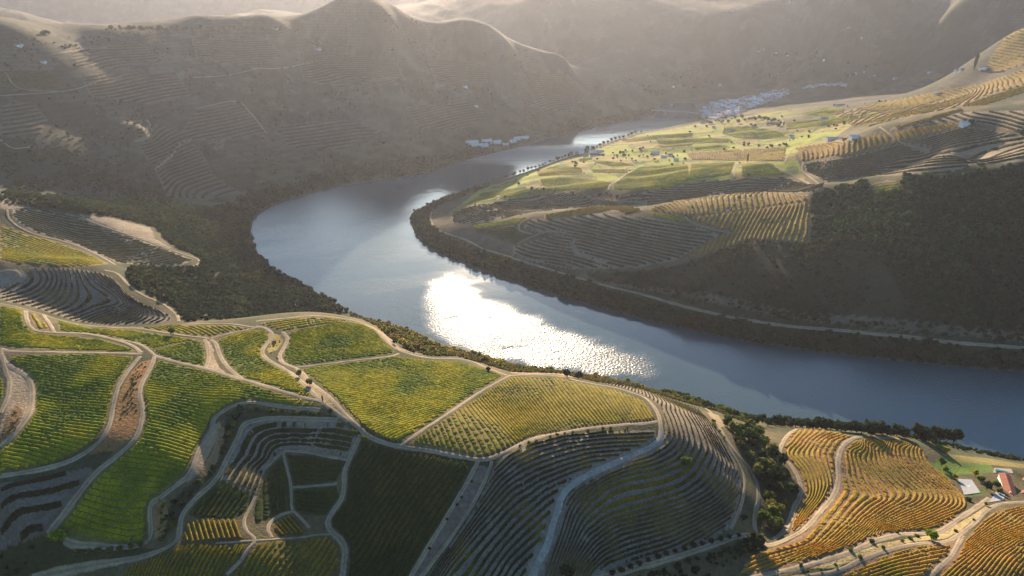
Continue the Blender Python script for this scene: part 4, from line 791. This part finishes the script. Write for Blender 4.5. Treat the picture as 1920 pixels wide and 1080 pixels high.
scatter('1235,733;1320,755;1430,788;1400,792;1345,770;1300,757;1250,742', 40, 'shrub', (3.2, 6.6), ['olive', 'green', 'green', 'dark'], '', 'shrubs right of the curving terraces', 4.2, 2, ('on the water edge', 'in the middle', 'on the vineyard edge'), ((1250, 'of the scrub above the curving terraces'), (1290, 'of the scrub above the gold rows'), (1330, 'of the scrub where the pale road begins'), (1370, 'of the scrub above the pale road bend'), (1415, 'of the scrub at the top of the gully')), 'shrub')
scatter('1350,768;1430,790;1452,830;1458,860;1482,885;1492,930;1480,970;1455,1002;1430,985;1430,930;1412,870;1380,832;1362,800', 62, 'tree', (3.6, 6.4), ['green', 'dark', 'olive', 'green', 'dark'], '', 'trees in the gully', 5.0, 3, ('at the top', 'half way down', 'at the foot'), ((1365, 'of the wooded gully by the left road'), (1395, 'of the gully left of centre'), (1425, 'of the gully centre'), (1450, 'of the gully right of centre'), (1480, 'of the gully against the orange terraces')), 'tree')
scatter('1330,790;1352,815;1375,850;1395,885;1398,880;1380,845;1356,806;1340,785', 10, 'shrub', (1.5, 2.6), ['olive', 'lime'], '', 'bushes beside the gully road', 3, 9, ('at the top', 'midway', 'at the bottom'), ((1345, 'beside the upper gully road'), (1380, 'beside the lower gully road')), 'bush')
for i in range(27):
    x = 1442+i*9.6+random.uniform(-3, 3); plant('tree', x, 797+(x-1440)*.085+random.uniform(-2, 2), random.uniform(5.2, 7.4), 'dark', ordn(i, 27, 'left')+' dark tree in the shoreline row behind the gold terraces', group='shoreline trees behind the gold terraces')
for i, (x, y) in enumerate(((1722, 822), (1735, 826), (1749, 824), (1762, 827), (1775, 828), (1787, 829))):
    plant('tree', x, y, 8.6, 'dark', 'tall dark tree, '+ordn(i, 6, 'left')+', in the big clump standing out over the river', group='big tree clump over the river')
plant('shrub', 1503, 800, 2.6, 'yellow', 'small bright yellow bush among the dark shoreline trees')
SINGLES = [
 ('tree', 325, 628, 4.4, 'green', 'lone round green tree beside the track near the left crest'),
 ('tree', 112, 1017, 5.2, 'lime', 'bright lime tree at the foot of the pale straight track, bottom left'),
 ('tree', 1746, 1012, 4.4, 'lime', 'bright green tree standing between the two farm tracks'),
 ('tree', 1286, 872, 4.2, 'green', 'lone round tree in the middle of the curving shaded terraces'),
 ('tree', 1413, 1027, 6.6, 'dark', 'big dark round tree at the road junction below the gully'),
 ('tree', 1395, 975, 2.6, 'dark', 'small dark tree between the footpath and the gully road'),
 ('shrub', 1063, 1078, 4.5, 'dark', 'dark bush at the foot of the curving terraces, bottom edge'),
 ('tree', 561, 706, 3.2, 'olive', 'upper of two olive trees on the verge between the merging tracks'),
 ('tree', 581, 722, 3.2, 'olive', 'lower of two olive trees on the verge between the merging tracks'),
 ('cypress', 606, 757, 1.8, 'dark', 'small dark cypress on the orange verge at the track junction'),
 ('shrub', 618, 773, 2.4, 'dark', 'dark bush on the pale apron beside the centre track'),
 ('shrub', 664, 815, 3.0, 'green', 'green bush left of the centre track at the terrace corner'),
 ('shrub', 683, 826, 3.0, 'green', 'green bush at the top corner of the large dark vineyard'),
 ('tree', 1063, 708, 4.6, 'dark', 'left of two dark round trees on the crest track by the gold vineyard'),
 ('tree', 1084, 710, 4.4, 'dark', 'right of two dark round trees on the crest track by the gold vineyard'),
 ('shrub', 971, 698, 2.4, 'green', 'small green bush on the pale clearing, left one'),
 ('shrub', 1014, 697, 2.4, 'dark', 'small dark bush on the pale clearing, right one'),
 ('tree', 1177, 718, 3.6, 'lime', 'light green tree standing against the water at the end of the glint'),
 ('tree', 439, 800, 2.8, 'olive', 'pale bush at the top of the bushy hollow'),
 ('tree', 430, 818, 2.6, 'olive', 'pale bush second from the top of the bushy hollow'),
 ('tree', 740, 645, 2.6, 'dark', 'dark tree at the corner of the dome-shaped vineyard'),
 ('tree', 916, 697, 2.6, 'dark', 'dark tree at the upper right corner of the yellow-green vineyard'),
 ('cypress', 1401, 305, 5.5, 'dark', 'dark cypress at the top of the stubby pale lane across the river'),
 ('cypress', 1826, 132, 13, 'dark', 'tall dark cypress clump on the distant spur among white houses'),
 ('tree', 1819, 233, 6, 'dark', 'dark tree beside the white hilltop house'),
 ('tree', 1772, 848, 3.6, 'yellow', 'yellow tree at the top of the garden lawn'),
 ('tree', 1760, 842, 3.4, 'lime', 'lime tree at the tip of the orange terraces beside the lawn'),
 ('tree', 1765, 872, 3.6, 'green', 'green tree on the left edge of the lawn'),
 ('tree', 1772, 885, 3.0, 'lime', 'lime tree on the lower left edge of the lawn'),
 ('tree', 1790, 898, 2.8, 'yellow', 'small orange-yellow tree above the grey pad'),
 ('tree', 1828, 893, 3.6, 'yellow', 'bright yellow tree right of the grey pad'),
 ('tree', 1838, 903, 3.8, 'green', 'green tree between the yellow tree and the red-roofed house'),
 ('tree', 1850, 918, 4.4, 'dark', 'large dark round tree left of the red-roofed house'),
 ('tree', 1866, 914, 3.4, 'green', 'green tree against the wall of the red-roofed house'),
 ('tree', 1872, 924, 3.0, 'green', 'small green tree nearest the lower corner of the red-roofed house'),
 ('shrub', 1815, 938, 3.0, 'dark', 'dark bush below the grey pad'),
 ('tree', 1848, 948, 2.0, 'lime', 'small lime tree where the farm tracks reach the house'),
]
for k_, x, y, r, c_, lb in SINGLES: plant(k_, x, y, r, c_, lb)
for i, (x, y) in enumerate(((145, 1038), (167, 1036), (186, 1034), (207, 1032), (226, 1029), (246, 1026), (264, 1022), (302, 1012), (325, 985))):
    plant('tree', x, y+3, 2.3, random.choice(['olive', 'olive', 'green']), 'small olive tree, '+ordn(i, 9, 'left')+', in the row below the tongue-shaped vineyard', group='olive trees below the tongue-shaped vineyard')
for i in range(15):
    t = i/14; plant('tree', 1148+t*236, 1080-t*73+(-6*math.sin(t*3.1)), random.uniform(1.9, 2.5), 'dark', 'small dark round tree, '+ordn(i, 15, 'left')+', lining the farm road at the bottom', group='trees lining the farm road')
for i, (x, y) in enumerate(sorted(((1756, 987), (1719, 1006), (1707, 1011), (1692, 1015), (1682, 999), (1656, 1028), (1634, 1016), (1612, 1045), (1595, 1032), (1567, 1062), (1540, 1070), (1514, 1073), (1501, 1061), (1791, 996), (1825, 975)))):
    plant('shrub', x, y, random.uniform(1.3, 1.9), random.choice(['olive', 'green']), 'small round bush, '+ordn(i, 15, 'left')+', on the dry verge between the two farm tracks', group='bushes between the farm tracks')
for i, (x, y) in enumerate(sorted(((1032, 819), (975, 837), (992, 831), (1005, 828), (1045, 817), (1059, 814), (1074, 812), (1102, 808), (1130, 804), (1145, 804), (1176, 804)))):
    plant('shrub', x, y, random.uniform(1.2, 1.8), 'green', 'small green bush, '+ordn(i, 11, 'left')+', on the outer edge of the dashed track', group='bushes edging the dashed track')
for i, (x, y) in enumerate(((885, 904), (865, 934), (857, 948), (839, 975), (805, 1030))):
    plant('shrub', x, y, 1.2, 'dark', 'tiny dark bush, '+ordn(i, 5, 'top')+', on the bare strip between the pale double tracks', group='bushes on the bare strip')
for i in range(11):
    plant('shrub', 300+random.uniform(-5, 8), 940+i*6, 1.3, random.choice(['lime', 'yellow', 'green']), 'small bright bush, '+ordn(i, 11, 'top')+', on the sandy bank right of the tongue-shaped vineyard', group='bushes on the sandy bank')
for i in range(14):
    plant('shrub', 500+i*7.2, 771+i*.5+random.uniform(-1, 1), random.uniform(1.2, 2.2), random.choice(['olive', 'dark', 'green']), 'bush '+ordn(i, 14, 'left')+' in the hedge line along the top of the hollow', group='hedge bushes above the hollow')
belt = smooth_line([(905, 349), (960, 331), (1010, 314), (1060, 297), (1110, 281), (1160, 262), (1200, 250)], 7)
for i, (x, y) in enumerate(belt):
    plant('tree', x+random.uniform(-2, 2), y-1+random.uniform(-1, 1), random.uniform(3, 5) if x < 1040 else random.uniform(4, 8), 'dark', 'dark tree, '+ordn(i, 42, 'left')+', in the belt along the far right river bank', group='tree belt on the far right bank')
for i in range(26):
    x = 1310+i*6.2+random.uniform(-1, 1); plant('tree', x, 228-(x-1310)*.03+random.uniform(-4, 6), random.uniform(4, 8), random.choice(['green', 'olive', 'dark']), 'broad tree, '+ordn(i, 26, 'left')+', in the grove in front of the riverside village', group='trees in front of the village')
for i in range(18):
    x = 1150+i*7+random.uniform(-1, 1); plant('tree', x, 298+random.uniform(-8, 6), random.uniform(2.4, 4.2), random.choice(['dark', 'olive']), 'tree '+ordn(i, 18, 'left')+' among the farm cottages across the river', group='trees among the farm cottages')
for i in range(14):
    x = 1062+i*12+random.uniform(-3, 3); plant('tree', x, 366+(x-1062)*.03+random.uniform(-3, 6), random.uniform(3, 5), 'dark', 'dark tree, '+ordn(i, 14, 'left')+', in the small copse in the wide shaded field', group='copse in the wide shaded field')
for i in range(60):
    x = 200+i*6+random.uniform(-3, 3); plant('tree', x if i < 56 else 80+i % 4*4, (54 if x > 270 else 55)+random.uniform(1, 5) if i < 56 else 66, random.uniform(4, 8), 'dark', 'tiny dark tree on the skyline of the left ridge', group='skyline trees of the left ridge')

# ------------------------------------------------------------------ buildings
M_wall = mat('whitewash', .8, col=(.86, .86, .85), noise=[(.8, .9, 1.1)])
M_tile = mat('clay_tiles', .85, col=(.34, .13, .08), noise=[(1.2, .7, 1.3), (.2, .85, 1.15)])
M_tile2 = mat('old_tiles', .85, col=(.26, .20, .17), noise=[(1.2, .7, 1.3)])
M_pale = mat('pale_roof', .8, col=(.60, .59, .60), noise=[(.6, .85, 1.15)])
M_glass = mat('window_glass', .15, col=(.03, .035, .04), spec=.5)
M_wood = mat('dark_wood', .7, col=(.07, .04, .025))
M_stone = mat('stone', .9, col=(.33, .30, .26), noise=[(1.5, .8, 1.2)])
M_conc = mat('grey_concrete', .8, col=(.36, .37, .37), noise=[(.6, .88, 1.12)])
M_pool = mat('pool_water', .08, col=(.05, .22, .30), spec=.5)
M_steel = mat('painted_steel', .6, col=(.20, .22, .22))
def boxv(x0, x1, y0, y1, z0, z1):
    V = [(x, y, z) for z in (z0, z1) for x, y in ((x0, y0), (x1, y0), (x1, y1), (x0, y1))]
    return V, [[0, 3, 2, 1], [4, 5, 6, 7], [0, 1, 5, 4], [1, 2, 6, 5], [2, 3, 7, 6], [3, 0, 4, 7]]
def pymesh(name, parts, m, parent=None):
    V = []; Fq = []
    for v, f in parts:
        b = len(V); V += list(v); Fq += [[i+b for i in q] for q in f]
    me = bpy.data.meshes.new(name); me.from_pydata(V, [], Fq); me.update(); me.materials.append(m)
    o = bpy.data.objects.new(name, me); C.objects.link(o); o.parent = parent; return o
def gable(L, W, z, h, ov=.5, th=.25):
    a, b = L/2+ov, W/2+ov; hh = h+0
    o = [(-a, -b, z-ov*h/(W/2)), (a, -b, z-ov*h/(W/2)), (a, 0, z+h), (-a, 0, z+h), (-a, b, z-ov*h/(W/2)), (a, b, z-ov*h/(W/2))]
    V = o+[(x, y, q+th) for x, y, q in o]
    return V, [[6, 7, 8, 9], [9, 8, 11, 10], [1, 0, 3, 2], [2, 3, 4, 5], [0, 1, 7, 6], [5, 4, 10, 11], [1, 2, 8, 7], [2, 5, 11, 8], [3, 0, 6, 9], [4, 3, 9, 10]]
def house(px, py, L, W, h, rot, label, tile=0, group=None, name='house', detail=True, cat='house', wpos=None, chim=True):
    p = on(px, py) if wpos is None else wpos; e = bpy.data.objects.new(name, None); C.objects.link(e); z0 = min(float(H(p[0]+dx, p[1]+dy)) for dx in (-L/3, 0, L/3) for dy in (-W/3, 0, W/3))
    e.location = (p[0], p[1], max(z0, 0)); e.rotation_euler = (0, 0, rad(rot)); rh = W*.22
    V, Fq = boxv(-L/2, L/2, -W/2, W/2, -3, h); b = len(V); V += [(-L/2, 0, h+rh-.05), (L/2, 0, h+rh-.05)]; Fq = Fq[:1]+Fq[2:]+[[b, 7, 4], [b+1, 5, 6]]
    pymesh('wall', [(V, Fq)], M_wall, e)
    r = pymesh('roof', [gable(L, W, h, rh)], [M_tile, M_tile2, M_pale][tile], e)
    if detail:
        if chim: pymesh('chimney', [boxv(L*.2, L*.2+1, -.2*W, -.2*W+1, h-.5, h+rh+1.1)], M_wall, r)
        n = max(1, int(L/4.5))
        for i in range(n):
            x = -L/2+(i+.5)*L/n
            if i == n//2: pymesh('door', [boxv(x-.7, x+.7, -W/2-.06, -W/2+.05, -.2, 2.3)], M_wood, e); continue
            for zz in ([1.2] if h < 5.5 else [1.2, 4.2]): pymesh('window', [boxv(x-.6, x+.6, -W/2-.05, -W/2+.05, zz, zz+1.5)], M_glass, e)
    tag(e, label, cat, group); return e
# riverside village
VH = []
rv = random.Random(5); VP = np.array(PP('1316,206;1330,196;1350,190;1400,186;1440,176;1478,167;1476,178;1445,190;1405,203;1375,216;1345,224;1318,222')); got = []
tries = 0
while len(got) < 150 and tries < 9000:
    tries += 1; a, b = rv.uniform(1310, 1480), rv.uniform(165, 226)
    if not inpoly(np.array([a]), np.array([b]), VP)[0]: continue
    q = on(a, b)
    if q[2] < 1 or any((q[0]-g_[0])**2+(q[1]-g_[1])**2 < 15**2 for g_ in got): continue
    got.append(q); tl = rv.choice([0, 1, 2])
    ve = house(0, 0, rv.uniform(14, 26), rv.uniform(11, 15), rv.choice([6, 6, 9, 9, 12]), rv.choice([10, 100, 30, 120, -15]), 'small white village house with a %s roof by the river bend' % ('clay red' if tl == 0 else 'pale grey'), tl, 'village houses with %s roofs' % ('red' if tl == 0 else 'pale'), detail=False, wpos=q); VH.append((a, b, tl, ve))
seen = {}
for a, b, tl, ve in VH:
    xs_b = 'at the river end' if a < 1332 else 'left of the village centre' if a < 1360 else 'in the village centre' if a < 1385 else 'right of the village centre' if a < 1415 else 'on the rising right side' if a < 1445 else 'at the uphill end'
    col_ = sorted(v[1] for v in VH if abs(v[0]-a) < 15); k = sum(c_ < b for c_ in col_)/len(col_)
    lb = '%s village house %s, %s' % ('red-roofed' if tl == 0 else 'pale-roofed', xs_b, 'in the rear rows' if k < .34 else 'in the middle rows' if k < .67 else 'in the front rows')
    ve['label'] = lb; seen.setdefault(lb, []).append((a, ve))
for lb, L in seen.items():
    if 1 < len(L) <= 3:
        L.sort(key=lambda t: t[0])
        for i, (a, ve) in enumerate(L): ve['label'] = (['left', 'right'] if len(L) == 2 else ['left', 'middle', 'right'])[i]+' '+lb
for i in range(14):
    x = 1508+i*5.6; house(x, 164-(x-1508)*.09+rv.uniform(-2, 2), rv.uniform(12, 20), 10, 7, rv.choice([5, 40]), 'white house, '+ordn(i, 14, 'left')+', in the string of houses uphill from the village', 1, 'string of houses above the village', detail=False)
house(1580, 159, 34, 16, 12, 10, 'largest white block at the end of the string of houses above the village', 1, detail=False)
for i, (x, y) in enumerate(sorted(((1421, 96), (1430, 92), (1455, 100), (1476, 103), (1590, 52), (1614, 70), (1372, 22), (1480, 5), (1545, 112), (1605, 136), (1620, 133), (1640, 140), (1590, 140), (1262, 163), (1350, 160)))):
    house(x, y, 16, 10, 7, rv.uniform(0, 90), 'tiny white house, '+ordn(i, 15, 'left')+', alone on the hazy slopes behind the village', 1, 'lone houses on the hazy slopes', detail=False)
house(1688, 141, 60, 12, 7, 4, 'long white shed on the distant spur', 1, detail=False, cat='shed')
for i, (x, y) in enumerate(((1745, 136), (1797, 131), (1806, 130), (1843, 128), (1852, 127))):
    house(x, y, 22, 11, 7, 5, 'white house, '+ordn(i, 5, 'left')+', on the distant spur near the tall cypress', 1, 'white houses near the tall cypress', detail=False)
house(1764, 176, 34, 10, 5, 5, 'long low white shed with a grey roof high on the tan ribbed slope', 1, detail=False, cat='shed')
house(1575, 198, 30, 9, 5, 4, 'low white building above the small farmhouse fields', 1, detail=False, cat='shed')
# estates
for x, y, L_, W_, h_, r_, tl, lb in (
 (897, 274, 60, 14, 8, 17, 2, 'long white warehouse nearest the water in the left bank winery'), (885, 268, 40, 12, 8, 17, 2, 'white warehouse behind the long one in the left bank winery'),
 (913, 268, 30, 13, 11, 17, 2, 'tall white block in the middle of the left bank winery'), (932, 269, 24, 12, 9, 17, 2, 'square white block right of the tall block in the left bank winery'),
 (948, 272, 18, 10, 5, 17, 2, 'low white annex between the two clusters of the left bank winery'), (962, 267, 20, 11, 8, 35, 2, 'white house in the right cluster of the left bank winery'),
 (970, 262, 20, 11, 9, 35, 2, 'white gabled house at the top of the right cluster of the left bank winery'), (984, 259, 26, 11, 6, 12, 2, 'low white building at the right end of the left bank winery')):
    house(x, y, L_, W_, h_, r_, lb, tl, 'left bank winery', name='winery', cat='winery')
for x, y, L_, W_, h_, r_, tl, lb in (
 (1090, 288, 16, 12, 10, 0, 2, 'tall white gabled house at the left end of the riverside estate'), (1118, 286, 44, 12, 8, -4, 2, 'long white building with grey roof at the back of the riverside estate'),
 (1120, 292, 42, 13, 6, -4, 0, 'long building with a red roof at the front of the riverside estate'), (1098, 294, 16, 9, 5, -4, 0, 'small red-roofed house at the front left of the riverside estate')):
    house(x, y, L_, W_, h_, r_, lb, tl, 'riverside estate', name='estate_house')
for x, y, L_, W_, h_, r_, tl, lb in (
 (1228, 289, 22, 11, 7, 10, 2, 'white farm cottage at the left of the cottage group'), (1244, 296, 14, 9, 5, 0, 2, 'small farm cottage in the middle of the cottage group'),
 (1256, 293, 14, 9, 6, 30, 0, 'red-roofed farm cottage in the cottage group'), (1267, 301, 12, 9, 5, 0, 2, 'little grey-roofed farm cottage at the right of the cottage group'),
 (1566, 261, 40, 12, 8, 0, 2, 'left wing of the long white winery below the ribbed ridge'), (1587, 261, 22, 12, 6, 0, 0, 'red-roofed middle of the long white winery below the ribbed ridge'), (1602, 260, 18, 14, 10, 0, 2, 'tall right block of the long white winery below the ribbed ridge'),
 (1808, 235, 15, 11, 9, 10, 2, 'white hilltop house at the top of the ribbed ridge'), (1545, 225, 20, 12, 7, 5, 1, 'small white farmhouse in the green fields right of the village'),
 (1484, 258, 12, 9, 6, 0, 1, 'small pale house at the end of the green rolling field'), (1338, 240, 10, 8, 5, 0, 1, 'tiny pale house left of the green rolling field'),
 (1372, 246, 16, 9, 5, 5, 1, 'tiny white house near the trees in front of the village'), (1320, 230, 26, 12, 7, 15, 1, 'white riverside warehouse at the foot of the village'),
 (37, 86, 14, 9, 6, 0, 1, 'tiny white house high on the left ridge'), (82, 117, 12, 9, 5, 0, 1, 'tiny white hut on the left hillside'), (597, 91, 22, 12, 7, 0, 1, 'pale farmhouse below the conical peak'),
 (517, 53, 14, 9, 6, 0, 1, 'tiny white house on the skyline left of the conical peak'), (873, 164, 16, 10, 7, 0, 1, 'tiny white house alone on the glowing slope right of the peak'), (893, 200, 12, 9, 8, 0, 1, 'tiny pale tower house low on the glowing slope')):
    house(x, y, L_, W_, h_, r_, lb, tl)
# bridge
A = np.array(unz(1228, 213, 0)); B = np.array(unz(1312, 219, 0)); br = bpy.data.objects.new('road_bridge', None); C.objects.link(br)
dv = B-A; Lb = float(np.hypot(*dv)); br.location = (A[0], A[1], 0); br.rotation_euler = (0, 0, math.atan2(dv[1], dv[0]))
pymesh('deck', [boxv(-15, Lb+15, -4, 4, 12, 13.4)], M_conc, br)
for k in range(3): pymesh('pier', [boxv(Lb*(k+1)/4-2.2, Lb*(k+1)/4+2.2, -3.5, 3.5, -3, 12)], M_stone, br)
pt = []
for s_ in (-1, 1):
    pt.append(boxv(-15, Lb+15, s_*4-.35+s_*.4, s_*4+.35+s_*.4, 17.2, 17.9)); n = int(Lb/9)
    for i in range(n+1): x = i*Lb/n; pt.append(boxv(x-.3, x+.3, s_*4.4-.28, s_*4.4+.28, 13, 17.2))
pymesh('truss', pt, M_steel, br); tag(br, 'steel truss road bridge on stone piers crossing the far river', 'bridge')
# red-roofed quinta, pool and landing pad at the lower right
def span(a, b, W, h, lb, tl=0, **kw):
    p, q = on(*a), on(*b); m = (p+q)/2; d = (q-p)[:2]; return house(0, 0, float(np.hypot(*d)), W, h, math.degrees(math.atan2(d[1], d[0])), lb, tl, wpos=m, name='farmhouse', **kw)
span((1880, 899), (1904, 937), 9, 4.5, 'long red-roofed wing running down the left of the farmhouse court')
span((1888, 899), (1960, 905), 9, 4.5, 'red-roofed back wing of the farmhouse behind the court')
span((1903, 924), (1960, 929), 9, 4.5, 'red-roofed front wing of the farmhouse nearest the farm track')
LASTDZ = []
def slab(name, pts, z, th, m, lb, cat):
    Q = [on(*p) for p in pts]; zz = sum(float(H(q[0], q[1])) for q in Q)/len(Q)+z+.25; n = len(Q); c = sum(Q)/n; e = None
    dz = [float(H(q[0], q[1]))-zz+z+.25 for q in Q]; V = [(q[0]-c[0], q[1]-c[1], -th-3+d_) for q, d_ in zip(Q, dz)]+[(q[0]-c[0], q[1]-c[1], d_) for q, d_ in zip(Q, dz)]; LASTDZ[:] = dz
    Fq = [list(range(n))[::-1], list(range(n, 2*n))]+[[i, (i+1) % n, n+(i+1) % n, n+i] for i in range(n)]
    o = pymesh(name, [(V, Fq)], m); o.location = (c[0], c[1], zz); tag(o, lb, cat); return o, Q, c, zz
po, Q, c_, zz = slab('swimming_pool', [(1862, 887), (1900, 888), (1896, 880), (1864, 878)], .3, .4, M_stone, 'narrow blue swimming pool behind the red-roofed farmhouse', 'pool')
pymesh('pool_water', [([((q[0]-c_[0])*.82, (q[1]-c_[1])*.7, .05+d_) for q, d_ in zip(Q, LASTDZ)], [[0, 1, 2, 3]])], M_pool, po)
ho_, Q, c_, zz = slab('landing_pad', [(1808, 928), (1838, 924), (1822, 900), (1796, 898)], .15, .2, M_conc, 'grey landing pad with a white mark beside the garden lawn', 'landing pad')
a_ = math.atan2(Q[0][1]-Q[1][1], Q[0][0]-Q[1][0]); R_ = lambda x, y: (x*math.cos(a_)-y*math.sin(a_), x*math.sin(a_)+y*math.cos(a_), .12)
pymesh('pad_marking', [([R_(-2, -1), R_(2.2, -1.1), R_(1.9, 1.2), R_(-1.8, 1)], [[0, 1, 2, 3]])], M_wall, ho_)
slab('paved_yard', [(1854, 942), (1882, 938), (1884, 928), (1868, 922)], .1, .2, M_conc, 'pale grey paved yard left of the farmhouse gate', 'yard')
# ------------------------------------------------------------------ haze
if HAZE:
    hx, hy0, hy1, hz0, hz1 = 21500, -300, 15500, -12, 760
    hv = [(x, y, z) for z in (hz0, hz1) for x, y in ((-hx, hy0), (hx, hy0), (hx, hy1), (-hx, hy1))]
    hf = [[0, 3, 2, 1], [4, 5, 6, 7], [0, 1, 5, 4], [1, 2, 6, 5], [2, 3, 7, 6], [3, 0, 4, 7]]
    hm = bpy.data.materials.new('haze'); hm.use_nodes = True; t = hm.node_tree; t.nodes.remove(t.nodes['Principled BSDF'])
    pv = t.nodes.new('ShaderNodeVolumePrincipled'); pv.inputs['Color'].default_value = (.79, .83, .98, 1); pv.inputs['Density'].default_value = 0.30e-4; pv.inputs['Anisotropy'].default_value = .55
    t.links.new(pv.outputs[0], t.nodes['Material Output'].inputs['Volume'])
    ho = mesh_np('haze', hv, hf, hm); tag(ho, 'pale blue valley haze glowing warm below the sun', 'haze', kind='stuff')
